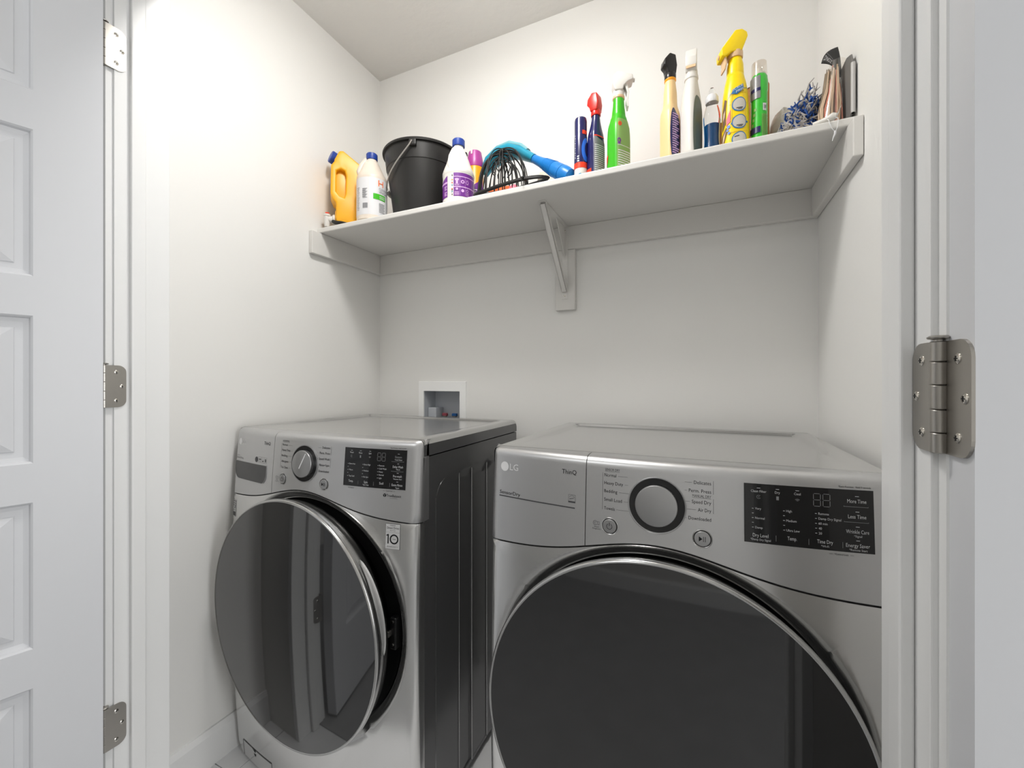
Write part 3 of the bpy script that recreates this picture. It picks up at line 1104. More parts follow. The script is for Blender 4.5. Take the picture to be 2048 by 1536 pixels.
        k = Ink(on_panel)
        k.rect(-0.3187, 0.8795, -0.1475, 0.8818, 12)
        k.ring(-0.154, 0.8985, 0.0048, 0.0053, 18, 0.2, pi - 0.2)
        k.rect(-0.1612, 0.8900, -0.1608, 0.9052)
        k.rect(-0.1474, 0.8900, -0.1470, 0.9052)
        k.rect(-0.1612, 0.9048, -0.1470, 0.9052)
        k.rect(-0.1612, 0.8900, -0.1470, 0.8930)
        k.line(-0.159, 0.8965, -0.150, 0.8990, 0.001)
        k.build('energy_mark', 'inkmid', lp)

    # ---------------- the round door, hinged on its left edge
    Rd = 0.3075
    dr = bpy.data.objects.new('door', None)
    ang = R(2.2) if washer else 0.0
    hx = -0.285
    Td = tr(hx, 0.016, zc) @ rot_z(-ang) @ tr(-hx, -0.016, 0) @ Matrix.Rotation(pi / 2, 4, 'X')     # lathe z -> -y
    yf_ = 0.044                                     # glass rim stands this far in front of local y=0 plane
    rp_ = [(0.262, -0.018), (0.288, -0.010), (0.2965, 0.0), (0.2995, yf_ - 0.030), (Rd, yf_ - 0.012), (Rd, yf_ - 0.004), (Rd - 0.0014, yf_ - 0.001), (Rd - 0.0038, yf_ + 0.0002), (Rd - 0.006, yf_ - 0.0008), (Rd - 0.006, yf_ - 0.006)]
    rim = MB().lathe(rp_, 128, Td, caps=(False, False)).build('door', 'rim', t, smooth=40)
    gp = [(Rd - 0.0062, yf_ - 0.005)]
    for i in range(0, 15):
        q = 1 - i / 14
        r = (Rd - 0.0062) * q
        gp.append((max(r, 0.0), yf_ - 0.001 + 0.006 * (1 - q * q)))
    MB().lathe(gp, 128, Td, caps=(False, False)).build('door_glass', 'glass', rim, smooth=60)
    MB().lathe([(0.262, -0.0175), (0.0, -0.0175)], 64, Td, caps=(False, False)).build('door_back', 'blackplastic', rim)
    if washer:
        # thumb recess of the handle on the right of the rim
        m = MB()
        rows = []
        for i in range(25):
            a = R(40) - R(40) * i / 24
            wv = sin(pi * i / 24) ** 0.5
            row = []
            for u in (-1, -0.6, 0, 0.6, 1):
                hh = yf_ - 0.021 + u * 0.0092 * wv
                rr = Rd + 0.0018 * wv - 0.0020 * (1 - u * u) + 0.0006
                row.append(tuple(Td @ Vector((rr * cos(a), rr * sin(a), hh))))
            rows.append(row)
        m.rings(rows, False, False, closed=False)
        m.build('door_handle', 'handlesilver', rim, smooth=60)
        # latch plate on the bezel with two screws
        MB().box((0.2705, 0.014, zc - 0.03), (0.2875, 0.033, zc + 0.045)).build('latch_plate', 'blackplastic', be, bevel=0.003)
        for dz in (0.036, -0.018):
            T = tr(0.279, 0.0138, zc + dz) @ Matrix.Rotation(pi / 2, 4, 'X')
            MB().lathe([(0.0038, 0), (0.0036, 0.001), (0.0, 0.0016)], 14, T, caps=(False, False)).build('latch_screw', 'screw', be, smooth=True)
        MB().box((0.2705, 0.004, zc + 0.003), (0.2755, 0.0142, zc + 0.016)).build('latch_hook', 'nickel', be, bevel=0.001)
    return t


machine('washing_machine', 'grey steel front loading washing machine on the left with its black round door ajar', 'washing machine', (-0.942, 0.764, 0), True)
machine('dryer', 'grey steel tumble dryer on the right with closed black glass door', 'dryer', (-0.070, 0.764, 0), False)

# ------------------------------------------------------------------ things on the shelf
def P(name, col, rough=0.35, **k):
    M[name] = mat(name, col, rough, **k)


P('yellow', rgb(246, 178, 24), 0.35, sss=0.05)
P('capblue', rgb(36, 66, 150), 0.35)
P('whiteplastic', rgb(222, 219, 213), 0.35)
P('milky', rgb(226, 214, 200), 0.35, sss=0.1)
P('labelwhite', rgb(222, 222, 224), 0.45)
P('printgrey', rgb(120, 120, 124), 0.6)
P('printblack', rgb(40, 40, 48), 0.6)
P('orange', rgb(240, 110, 40), 0.5)
P('green', rgb(60, 180, 28), 0.3)
P('bucketblack', rgb(30, 29, 28), 0.4, bump=(40, 0.05, 0.001))
P('wiresteel', rgb(190, 186, 180), 0.35, metal=0.8)
P('purple', rgb(112, 44, 140), 0.4)
P('lilac', rgb(214, 170, 222), 0.5)
P('plum', rgb(165, 60, 140), 0.35)
P('amber', rgb(243, 160, 22), 0.35)
P('cableblack', rgb(22, 21, 20), 0.35)
P('teal', rgb(30, 140, 168), 0.35)
P('tealpale', rgb(112, 168, 178), 0.3)
P('blue', rgb(20, 120, 196), 0.35)
P('navy', rgb(28, 30, 86), 0.22, coat=0.3)
P('bluebright', rgb(40, 110, 220), 0.3)
P('redorange', rgb(238, 62, 30), 0.4)
P('red', rgb(222, 36, 26), 0.3)
P('greenlabel', rgb(132, 176, 96), 0.45)
P('cream', rgb(240, 206, 150), 0.35, sss=0.1)
P('creamcap', rgb(226, 190, 150), 0.4)
P('blacktrig', rgb(26, 24, 24), 0.25)
P('greylabel', rgb(98, 108, 98), 0.4)
P('liquid', rgb(10, 70, 120), 0.15)
P('yellowbright', rgb(252, 218, 10), 0.3)
P('tilegold', rgb(240, 200, 60), 0.4)
P('bluelabel', rgb(52, 116, 168), 0.4)
P('photo_grey', rgb(196, 192, 184), 0.4)
P('pink', rgb(240, 110, 130), 0.5)
P('brown', rgb(120, 92, 70), 0.5)
P('greencan', rgb(50, 190, 50), 0.25, coat=0.3)
P('greycan', rgb(130, 130, 132), 0.3)
P('cardboard', rgb(190, 134, 78), 0.7)
P('bag', rgb(226, 222, 216), 0.45, bump=(18, 0.8, 0.02))
P('mopblue', rgb(40, 78, 148), 0.9)
P('mopwhite', rgb(176, 172, 170), 0.9)
P('dust', rgb(120, 118, 116), 0.45)
P('dustlight', rgb(188, 186, 184), 0.4)
P('paper', rgb(226, 214, 192), 0.6)
P('header', rgb(52, 52, 52), 0.4)
P('strand', rgb(222, 196, 168), 0.85)
P('strandpink', rgb(226, 150, 130), 0.85)
P('strandgrey', rgb(150, 134, 114), 0.85)
M['clear'] = mat('clear_plastic', (0.93, 0.95, 0.96, 1), 0.06, trans=1.0, ior=1.2)
# thin film: partly see-through sheet
fm = bpy.data.materials.new('clear_film')
fm.use_nodes = True
nt = fm.node_tree
nt.nodes.remove(nt.nodes['Principled BSDF'])
g_ = nt.nodes.new('ShaderNodeBsdfGlossy')
g_.inputs['Roughness'].default_value = 0.12
t_ = nt.nodes.new('ShaderNodeBsdfTransparent')
t_.inputs[0].default_value = (0.93, 0.9, 0.86, 1)
mx_ = nt.nodes.new('ShaderNodeMixShader')
mx_.inputs[0].default_value = 0.14
nt.links.new(t_.outputs[0], mx_.inputs[1])
nt.links.new(g_.outputs[0], mx_.inputs[2])
nt.links.new(mx_.outputs[0], nt.nodes['Material Output'].inputs[0])
M['film'] = fm


def densify(secs, k=4):
    """Catmull-Rom through the section parameters (z,a,b,n,ox,oy)"""
    S = [tuple(list(s) + [2.0, 0.0, 0.0][len(s) - 3:]) for s in secs]
    out = []
    n = len(S)
    for i in range(n - 1):
        p0, p1, p2, p3 = S[max(i - 1, 0)], S[i], S[i + 1], S[min(i + 2, n - 1)]
        for j in range(k):
            t = j / k
            row = []
            for c in range(6):
                if c == 0:
                    row.append(p1[0] + (p2[0] - p1[0]) * t)
                else:
                    m1 = (p2[c] - p0[c]) / 2
                    m2 = (p3[c] - p1[c]) / 2
                    lo_, hi_ = min(p1[c], p2[c]), max(p1[c], p2[c])
                    v = (2 * t ** 3 - 3 * t * t + 1) * p1[c] + (t ** 3 - 2 * t * t + t) * m1 + (-2 * t ** 3 + 3 * t * t) * p2[c] + (t ** 3 - t * t) * m2
                    row.append(min(max(v, lo_), hi_))
            out.append(tuple(row))
    out.append(S[-1])
    return out


def sp(sec, a, off=0.0):
    z, A, B, n, ox, oy = sec
    c, s = cos(a), sin(a)
    e = 2.0 / n
    return (ox + (A + off) * math.copysign(abs(c) ** e, c), oy + (B + off) * math.copysign(abs(s) ** e, s), z)


class Loft:
    def __init__(self, secs, k=4):
        self.S = densify(secs, k)

    def at(self, z):
        S = self.S
        for i in range(len(S) - 1):
            if S[i][0] <= z <= S[i + 1][0]:
                t = (z - S[i][0]) / max(1e-9, S[i + 1][0] - S[i][0])
                return tuple(S[i][c] + (S[i + 1][c] - S[i][c]) * t for c in range(6))
        return S[-1] if z > S[-1][0] else S[0]

    def body(self, name, m, parent, n=36, z0=None, z1=None, caps=(True, True)):
        S = self.S
        if z0 is not None:
            S = [self.at(z0)] + [s for s in S if z0 < s[0] < z1] + [self.at(z1)]
        rs = [[sp(s, 2 * pi * j / n) for j in range(n)] for s in S]
        return MB().rings(rs, caps[0], caps[1]).build(name, m, parent, smooth=45)

    def fn(self, a0, rad):
        """(s,t) -> point: s metres round the body from angle a0, t height"""
        def f(s, t, off):
            return sp(self.at(t), a0 + s / rad, off)
        f.seg = 0.006
        return f

    def patch(self, name, m, parent, a0, a1, z0, z1, off=0.0005, na=14, nz=8, top=None):
        mb = MB()
        rows = []
        for i in range(nz + 1):
            row = []
            for j in range(na + 1):
                u = j / na
                zt = z1 if top is None else z0 + (z1 - z0) * top(u)
                z = z0 + (zt - z0) * i / nz
                row.append(sp(self.at(z), a0 + (a1 - a0) * u, off))
            rows.append(row)
        mb.rings(rows, False, False, closed=False)
        return mb.build(name, m, parent, smooth=60)

    def oval(self, name, m, parent, ac, zc, sa, sz, off=0.0006, n=28, lean=0.0):
        pts = [sp(self.at(zc), ac, off)]
        rings_ = []
        for q in (0.35, 0.7, 1.0):
            rings_.append([sp(self.at(zc + sz * q * sin(2 * pi * i / n)), ac + sa * q * cos(2 * pi * i / n), off) for i in range(n)])
        mb = MB()
        mb.rings(rings_, True, False)
        return mb.build(name, m, parent, smooth=60)


def cyl(name, m, parent, x, y, prof, n=28, lean=None):
    T = tr(x, y, 0)
    if lean:
        T = T @ lean
    return MB().lathe(prof, n, T).build(name, m, parent, smooth=35)


def at_shelf(x, y):
    return (x, y, ZS)


def sprayer(parent, zt, x, y, ang, m, scale=1.0, lever='same', mlever=None, collar='same', r=0.0145, style=0, tilt=0.0, wide=1.0):
    """trigger spray head: collar, hood with nozzle, lever. ang = direction the nozzle points"""
    s = scale
    T = tr(x, y, zt) @ rot_z(ang) @ Matrix.Rotation(tilt, 4, 'Y')
    mc = m if collar == 'same' else collar
    co = MB().lathe([(r, 0.0), (r * 1.04, 0.002), (r * 1.04, 0.015 * s), (r * 0.9, 0.018 * s)], 24, T).build('collar', mc, parent, smooth=35)
    if style == 0:
        prof = [(-0.010, 0.012), (-0.0165, 0.030), (-0.0155, 0.050), (-0.006, 0.060), (0.010, 0.058), (0.034, 0.049), (0.036, 0.036), (0.022, 0.031), (0.012, 0.022), (0.010, 0.012)]
    elif style == 1:      # long slanted hood
        prof = [(-0.010, 0.012), (-0.017, 0.030), (-0.024, 0.048), (-0.022, 0.058), (-0.010, 0.066), (0.006, 0.064), (0.040, 0.018), (0.039, 0.000), (0.030, -0.001), (0.016, 0.010)]
    else:                 # blunt square hood
        prof = [(-0.011, 0.012), (-0.014, 0.034), (-0.010, 0.062), (0.006, 0.066), (0.020, 0.050), (0.022, 0.034), (0.014, 0.026), (0.011, 0.012)]
    w_ = 0.0115 * s * wide
    hd = MB().prism([(a * s, b * s) for a, b in prof], -w_, w_, T).build('spray_head', m, parent, bevel=0.0028 * s, seg=3, smooth=35)
    if style != 2:
        nx = 0.0375 if style == 0 else 0.0390
        nz = 0.043 if style == 0 else 0.008
        MB().lathe([(0.0052 * s, 0.0), (0.0052 * s, 0.0045 * s), (0.003 * s, 0.0055 * s)], 12, T @ tr(nx * s - 0.002, 0, nz * s) @ Matrix.Rotation(pi / 2, 4, 'Y')).build('nozzle', m if not mlever else mlever, hd, smooth=True)
    if lever:
        ml = mlever or m
        lx = 0.020 if style != 1 else 0.026
        lp_ = [(lx, 0.030 if style != 1 else 0.016), (lx + 0.006, 0.008), (lx + 0.003, -0.014), (lx + 0.005, -0.030), (lx + 0.0015, -0.031), (lx - 0.002, -0.014), (lx + 0.001, 0.006), (lx - 0.006, 0.026 if style != 1 else 0.016)]
        MB().prism([(a * s, b * s) for a, b in lp_], -w_ * 0.7, w_ * 0.7, T).build('trigger', ml, parent, bevel=0.0012, smooth=35)
    return hd


# --- yellow jug with spigot -------------------------------------------------
jug = thing('detergent_jug', 'yellow detergent jug with blue cap and white spigot at the left shelf end', 'jug', at_shelf(-1.218, 1.186), R(47))
J = Loft([(0.0, 0.058, 0.058, 3.2), (0.004, 0.064, 0.064, 3.2), (0.10, 0.064, 0.062, 3.2), (0.16, 0.066, 0.060, 3.0, 0.002), (0.20, 0.062, 0.052, 2.8, 0.004), (0.225, 0.050, 0.040, 2.6, 0.004), (0.25, 0.028, 0.028, 2.4, -0.02), (0.262, 0.016, 0.02, 2.2, -0.028)])
jb = MB()
# side silhouette of the jug, pulled out as a rounded slab: handle hole left open on the left
sil = [(-0.040, 0.0), (0.062, 0.0), (0.068, 0.006), (0.070, 0.12), (0.072, 0.214), (0.068, 0.220), (-0.022, 0.282), (-0.036, 0.280), (-0.052, 0.246), (-0.053, 0.238), (-0.064, 0.222), (-0.066, 0.12), (-0.056, 0.095), (-0.047, 0.088), (-0.046, 0.006)]
hole = [(-0.046, 0.205), (-0.030, 0.214), (-0.016, 0.208), (-0.012, 0.19), (-0.014, 0.125), (-0.020, 0.108), (-0.034, 0.112), (-0.047, 0.128)]
bmj = bmesh.new()
vo = [bmj.verts.new((a, -0.040, b)) for a, b in sil]
vh = [bmj.verts.new((a, -0.040, b)) for a, b in hole]
eo = [bmj.edges.new((vo[i], vo[(i + 1) % len(vo)])) for i in range(len(vo))]
eh = [bmj.edges.new((vh[i], vh[(i + 1) % len(vh)])) for i in range(len(vh))]
r_ = bmesh.ops.triangle_fill(bmj, use_beauty=True, use_dissolve=False, edges=eo + eh)
fs_ = [f for f in r_['geom'] if isinstance(f, bmesh.types.BMFace)]
ex = bmesh.ops.extrude_face_region(bmj, geom=fs_)
for v in ex['geom']:
    if isinstance(v, bmesh.types.BMVert):
        v.co.y = 0.040
bmesh.ops.recalc_face_normals(bmj, faces=bmj.faces)
ed = [e for e in bmj.edges if len(e.link_faces) == 2 and e.calc_face_angle(0) > R(50)]
bmesh.ops.bevel(bmj, geom=ed, offset=0.011, segments=4, profile=0.5, affect='EDGES', clamp_overlap=True)
me = bpy.data.meshes.new('body')
bmj.to_mesh(me)
bmj.free()
me.polygons.foreach_set('use_smooth', [True] * len(me.polygons))
me.materials.append(M['yellow'])
jo = bpy.data.objects.new('body', me)
COL.objects.link(jo)
jo.parent = jug
MB().box((-0.056, -0.020, 0.095), (0.0, 0.020, 0.225)).build('grip_web', 'yellow', jug, bevel=0.012, seg=4, smooth=40)
# the grip bar on the near face and the dished press panel
capT = tr(-0.047, -0.004, 0.2600) @ rot_z(R(20)) @ Matrix.Rotation(R(-72), 4, 'Y')
MB().lathe([(0.0215, -0.004), (0.0225, 0.0), (0.0225, 0.019), (0.020, 0.022), (0.0, 0.022)], 32, capT).build('cap', 'capblue', jug, smooth=35)
MB().lathe([(0.030, -0.002), (0.030, 0.003), (0.024, 0.006)], 28, tr(-0.0445, -0.004, 0.040) @ Matrix.Rotation(-pi / 2, 4, 'Y')).build('spigot_boss', 'yellow', jug, smooth=35)
sg_ = MB().lathe([(0.019, 0), (0.019, 0.008), (0.013, 0.012), (0.010, 0.03)], 24, tr(-0.049, -0.004, 0.033) @ Matrix.Rotation(-pi / 2, 4, 'Y')).build('spigot', 'whiteplastic', jug, smooth=35)
MB().lathe([(0.009, -0.014), (0.010, 0.0), (0.010, 0.024), (0.0125, 0.026), (0.0125, 0.032), (0.006, 0.034)], 20, tr(-0.078, -0.004, 0.018)).build('spout', 'whiteplastic', sg_, smooth=35)
MB().box((-0.084, -0.014, 0.0515), (-0.070, 0.006, 0.0560)).build('spigot_button', 'redorange', sg_, bevel=0.002)
MB().tube([(-0.058, -0.026, 0.020), (-0.046, -0.036, 0.013), (-0.028, -0.046, 0.009), (-0.006, -0.051, 0.008)], [0.006, 0.008, 0.009, 0.006], 12).build('spigot_lever', 'cableblack', sg_, smooth=True)
k = Ink(lambda s, t, off: (s, -0.0405 - off, t), 0.0)
k.ring(0.046, 0.130, 0.028, 0.0305, 28, 1.2, 2 * pi - 1.2, sx=0.7)
k.build('label_edge', 'capblue', jug)
# --- vinegar bottle ----------------------------------------------------------
vin = thing('vinegar_bottle', 'translucent white vinegar bottle with blue cap and green striped label beside the bucket', 'bottle', at_shelf(-1.092, 1.170), 0)
V = Loft([(0.0, 0.048, 0.048), (0.004, 0.053, 0.053), (0.05, 0.053, 0.053), (0.148, 0.053, 0.053), (0.162, 0.052, 0.052), (0.185, 0.040, 0.042), (0.215, 0.026, 0.030), (0.230, 0.018, 0.018), (0.241, 0.0165, 0.0165)])
V.body('body', 'milky', vin)
V.patch('label', 'labelwhite', vin, R(-165), R(60), 0.018, 0.150)
# pinched handle
MB().tube([(-0.030, -0.026, 0.170), (-0.032, -0.028, 0.185), (-0.026, -0.022, 0.210), (-0.014, -0.010, 0.236)], [0.009, 0.011, 0.010, 0.008], 12).build('handle', 'milky', vin, smooth=True)
cyl('cap', 'capblue', vin, 0, 0, [(0.0195, 0.233), (0.0200, 0.235), (0.0200, 0.253), (0.018, 0.2555), (0.0, 0.2555)], 40)
F = V.fn(R(-47), 0.0535)
k = Ink(F, 0.0009)
k.rect(0.004, 0.074, 0.052, 0.094, 8)
k.build('green_band', 'green', vin)
k = Ink(F, 0.0012)
k.text('CLEANING', 0.024, 0.1085, 0.0085, 0.045)
k.text('VINEGAR', 0.024, 0.0975, 0.0085, 0.040)
for i in range(10):
    k.rect(-0.034 + (0.0004 * (i % 2)), 0.108 - i * 0.0035, -0.016 - 0.003 * (i % 3), 0.1095 - i * 0.0035, 2)
for i in range(14):
    k.rect(-0.062, 0.113 - i * 0.0060, -0.047 - 0.002 * (i % 3), 0.1145 - i * 0.0060, 2)
for i in range(11):
    k.rect(-0.033 + i * 0.0017, 0.040, -0.0322 + i * 0.0017 + 0.0004 * (i % 3), 0.058)
for i in range(7):
    k.rect(0.024, 0.030 + i * 0.005, 0.048 - 0.003 * (i % 2), 0.0318 + i * 0.005, 3)
k.build('label_print', 'printgrey', vin)
k = Ink(F, 0.0012)
k.text('H', 0.022, 0.122, 0.022, 0.020)
k.build('label_letter', 'orange', vin)
k = Ink(F, 0.0013)
for i in range(3):
    k.rect(0.026, 0.078 + i * 0.0045, 0.048, 0.0795 + i * 0.0045, 3)
k.build('band_print', 'labelwhite', vin)

# --- bucket ------------------------------------------------------------------
BR, BH = 0.142, 0.262
bk = thing('bucket', 'black plastic bucket with pouring lip and wire handle standing between two white bottles', 'bucket', at_shelf(-0.946, 1.280), 0)
m = MB()
n = 72
LIPA = R(12)


def brad(a, r, z):
    d = (a - LIPA + pi) % (2 * pi) - pi
    k_ = math.exp(-(d / 0.16) ** 2) * max(0, (z - 0.17) / 0.09)
    return r + 0.030 * k_


prof = [(0.098, 0.0), (0.102, 0.003), (0.122, 0.145), (0.1300, 0.198), (0.1325, 0.200), (0.1385, 0.252), (0.1455, 0.253), (0.1465, 0.258), (0.1445, BH), (0.139, 0.261), (0.1355, 0.252), (0.120, 0.145), (0.099, 0.006)]
rs = [[(brad(2 * pi * j / n, r, z) * cos(2 * pi * j / n), brad(2 * pi * j / n, r, z) * sin(2 * pi * j / n), z) for j in range(n)] for r, z in prof]
m.rings(rs, True, True)
m.build('pail', 'bucketblack', bk, smooth=30)
ear = R(-68)
for a in (ear, ear + pi):
    T = rot_z(a)
    MB().box((0.136, -0.013, 0.232), (0.1475, 0.013, 0.2545), T).build('ear', 'bucketblack', bk, bevel=0.004)
# bail hanging to the left side
pts = []
for i in range(41):
    u = i / 40
    a = ear - pi * u
    dr_ = sin(pi * u)
    pts.append((0.1505 * cos(a), 0.1505 * sin(a), 0.246 - 0.115 * dr_ ** 0.8))
pts = [(p[0] * (1 - 0.14 * (0.246 - p[2]) / 0.115), p[1] * (1 - 0.14 * (0.246 - p[2]) / 0.115), p[2]) for p in pts]
MB().tube(pts, 0.0024, 8).build('handle_wire', 'wiresteel', bk, smooth=True)
gi = 20
MB().tube(pts[17:24], 0.0075, 12).build('handle_grip', 'whiteplastic', bk, smooth=True)

# --- dark bottle sliver behind -----------------------------------------------
nb = thing('navy_bottle', 'dark navy bottle almost hidden between bucket and white bleach bottle', 'bottle', at_shelf(-0.797, 1.266), 0)
NB = Loft([(0, 0.026, 0.026), (0.003, 0.029, 0.029), (0.11, 0.029, 0.029), (0.135, 0.018, 0.018), (0.15, 0.012, 0.012)])
NB.body('body', 'navy', nb)
cyl('cap', 'capblue', nb, 0, 0, [(0.013, 0.148), (0.013, 0.165), (0.011, 0.167)], 20)
NB.patch('label', 'tilegold', nb, R(-170), R(0), 0.045, 0.062)

# --- bleach bottle -----------------------------------------------------------
bl = thing('bleach_bottle', 'opaque white bleach bottle with blue cap and purple label right of the bucket', 'bottle', at_shelf(-0.742, 1.200), 0)
B = Loft([(0.0, 0.047, 0.047), (0.004, 0.053, 0.053), (0.025, 0.053, 0.053), (0.030, 0.0525, 0.0525), (0.108, 0.0525, 0.0525), (0.113, 0.0535, 0.0535), (0.124, 0.052, 0.052), (0.148, 0.042, 0.044), (0.18, 0.031, 0.034), (0.2, 0.022, 0.023), (0.212, 0.017, 0.017), (0.218, 0.0165, 0.0165)])
B.body('body', 'whiteplastic', bl)
# moulded grip: handle bar with the slot's shade painted grey beside it
Fb = B.fn(R(-62), 0.04)
m = MB()
rows = []
for i in range(13):
    z = 0.128 + 0.075 * i / 12
    wv = 0.0072 * sin(pi * (i + 0.6) / 13.2)
    sc = B.at(z)
    rows.append([sp(sc, R(-62) + u * wv / 0.03 + R(10) * (i / 12), 0.0004) for u in (-1, -0.4, 0.4, 1)])
m.rings(rows, False, False, closed=False)
m.build('grip_slot_shade', 'photo_grey', bl, smooth=60)
MB().tube([(-0.004, -0.046, 0.126), (-0.006, -0.043, 0.145), (-0.006, -0.036, 0.170), (-0.003, -0.025, 0.195), (0.0, -0.014, 0.210)], [0.006, 0.009, 0.009, 0.008, 0.006], 12).build('handle', 'whiteplastic', bl, smooth=True)
cyl('cap', 'capblue', bl, 0, 0, [(0.0205, 0.2165), (0.021, 0.2185), (0.021, 0.237), (0.019, 0.2395), (0.0, 0.2395)], 40)
l1 = B.patch('label', 'purple', bl, R(-76), R(12), 0.030, 0.106)
l2 = B.patch('label', 'purple', bl, R(-160), R(-101), 0.030, 0.100, top=lambda u: 0.62 + 0.38 * u)
F = B.fn(R(-76), 0.053)
k = Ink(F, 0.0010)
k.rect(0.0, 0.092, 0.080, 0.0945, 10)
k.rect(0.0, 0.0585, 0.080, 0.0615, 10)
k.rect(0.021, 0.034, 0.0215, 0.092)
k.rect(0.038, 0.034, 0.0385, 0.092)
k.poly([(0.004, 0.086), (0.009, 0.0875), (0.013, 0.0875), (0.018, 0.086), (0.0165, 0.080), (0.0145, 0.081), (0.0145, 0.070), (0.0075, 0.070), (0.0075, 0.081), (0.0055, 0.080)], [tuple(range(10))])
k.ring(0.030, 0.077, 0.003, 0.006, 16)
k.ring(0.046, 0.077, 0.004, 0.0055, 16)
k.rect(0.041, 0.070, 0.051, 0.0708)
k.rect(0.041, 0.084, 0.051, 0.0848)
k.disc(0.011, 0.053, 0.004)
k.disc(0.030, 0.048, 0.005)
k.ring(0.046, 0.050, 0.003, 0.0045, 14)
for i in range(4):
    k.rect(0.003, 0.0335 + i * 0.003, 0.018, 0.0350 + i * 0.003)
    k.rect(0.041, 0.0335 + i * 0.003, 0.052, 0.0345 + i * 0.003)
    k.rect(0.0035, 0.0635 + i * 0.0017, 0.018, 0.0643 + i * 0.0017)
k.build('label_print', 'lilac', bl)
F2 = B.fn(R(-101), 0.053)
k = Ink(F2, 0.0010)
k.rect(-0.05, 0.074, 0.0, 0.080, 6)
for i in range(7):
    if i != 3:
        k.rect(-0.014, 0.036 + i * 0.0046, -0.002 - 0.003 * (i % 2), 0.0385 + i * 0.0046)
k.build('label_print', 'lilac', bl)
F3 = B.fn(R(-81), 0.053)
for cname, zz in (('printblack', (0.098, 0.0505, 0.036)), ('amber', (0.084,)), ('redorange', (0.074, 0.054)), ('teal', (0.066, 0.0445))):
    k = Ink(F3, 0.0010)
    for z in zz:
        k.rect(-0.0018, z - 0.0018, 0.0018, z + 0.0018)
    k.build('colour_dots', cname, bl)

# --- aerosol with plum cap -----------------------------------------------------
pa = thing('air_freshener_can', 'orange and purple aerosol can with plum cap behind the bleach bottle', 'aerosol can', at_shelf(-0.727, 1.286), 0)
cyl('can', 'amber', pa, 0, 0, [(0.028, 0), (0.030, 0.002), (0.030, 0.175), (0.026, 0.186), (0.024, 0.190)])
PL = Loft([(0, 0.03, 0.03), (0.2, 0.03, 0.03)])
PL.patch('label', 'purple', pa, R(-170), R(0), 0.03, 0.135, top=lambda u: 0.45 + 0.55 * u)
PL.patch('label', 'tilegold', pa, R(-120), R(-85), 0.09, 0.15, off=0.0008)
PL.patch('label', 'pink', pa, R(-110), R(-92), 0.11, 0.14, off=0.0011)
k = Ink(PL.fn(R(-70), 0.03), 0.0011)
for i in range(8):
    k.rect(-0.01, 0.035 + i * 0.008, 0.012, 0.0385 + i * 0.008, 3)
k.build('label_print', 'labelwhite', pa)
cyl('cap', 'plum', pa, 0, 0, [(0.0292, 0.180), (0.0300, 0.184), (0.0285, 0.205), (0.0225, 0.236), (0.019, 0.239), (0.0, 0.2395)])
MB().box((-0.003, -0.0262, 0.222), (0.003, -0.0205, 0.238)).build('cap_slot', 'whiteplastic', pa, bevel=0.001)

# --- scrubber ------------------------------------------------------------------
sb = thing('scrub_brush', 'long blue handled scrubber with rounded teal head lying along the shelf', 'brush', at_shelf(-0.47, 1.235), 0)
hx = [(-0.165, 0.030, 0.160), (-0.158, 0.030, 0.196), (-0.130, 0.028, 0.214), (-0.095, 0.025, 0.212), (-0.055, 0.020, 0.186), (-0.02, 0.015, 0.150), (0.0, 0.010, 0.140)]
hs = MB()
# head: a flattened rounded paddle
def paddle(pts, wid, thk):
    rs = []
    P_ = [Vector(p) for p in pts]
    for i, p in enumerate(P_):
        t = (P_[min(i + 1, len(P_) - 1)] - P_[max(i - 1, 0)]).normalized()
        b = Vector((0, 1, 0))
        nn = t.cross(b).normalized()
        rs.append([tuple(p + b * wid[i] * cos(2 * pi * j / 20) + nn * thk[i] * sin(2 * pi * j / 20)) for j in range(20)])
    return MB().rings(rs)
hp = [(-0.222, 0.068, 0.158), (-0.220, 0.068, 0.178), (-0.204, 0.068, 0.198), (-0.168, 0.067, 0.215), (-0.12, 0.060, 0.216), (-0.075, 0.046, 0.194), (-0.048, 0.034, 0.171), (-0.020, 0.016, 0.148)]
paddle(hp, [0.012, 0.026, 0.034, 0.038, 0.038, 0.034, 0.026, 0.017], [0.006, 0.014, 0.020, 0.024, 0.024, 0.020, 0.016, 0.014]).build('head', 'teal', sb, smooth=60)
hp2 = [(p[0] + 0.002, p[1], p[2] + 0.014) for p in hp[1:-1]]
paddle(hp2, [0.010, 0.026, 0.032, 0.034, 0.030, 0.018], [0.005, 0.010, 0.014, 0.015, 0.012, 0.008]).build('head_cover', 'tealpale', sb, smooth=60)
hl = [(-0.036, 0.024, 0.161), (-0.012, 0.012, 0.141), (0.010, 0.002, 0.123), (0.036, -0.010, 0.102), (0.060, -0.022, 0.081), (0.080, -0.032, 0.064), (0.092, -0.0373, 0.054)]
MB().tube(hl, [0.013, 0.0135, 0.0150, 0.0195, 0.0225, 0.0240, 0.0240], 24).build('handle', 'blue', sb, smooth=50)
hl2 = [(0.0925, -0.0375, 0.0537), (0.096, -0.039, 0.051), (0.108, -0.043, 0.0425), (0.120, -0.047, 0.034)]
MB().tube(hl2, [0.0232, 0.0250, 0.0235, 0.0205], 24).build('handle_end', 'blue', sb, smooth=50)
for i in range(9):
    u = i / 8
    p = Vector((0.030 + 0.034 * u, -0.007 - 0.0170 * u, 0.107 - 0.0295 * u))
    rr = lerp(0.0190, 0.0238, u)
    d_ = Vector((0.024, -0.014, -0.021)).normalized()
    MB().tube([p - d_ * 0.001, p + d_ * 0.001], rr, 24).build('grip_ring', 'blue', sb, smooth=50)

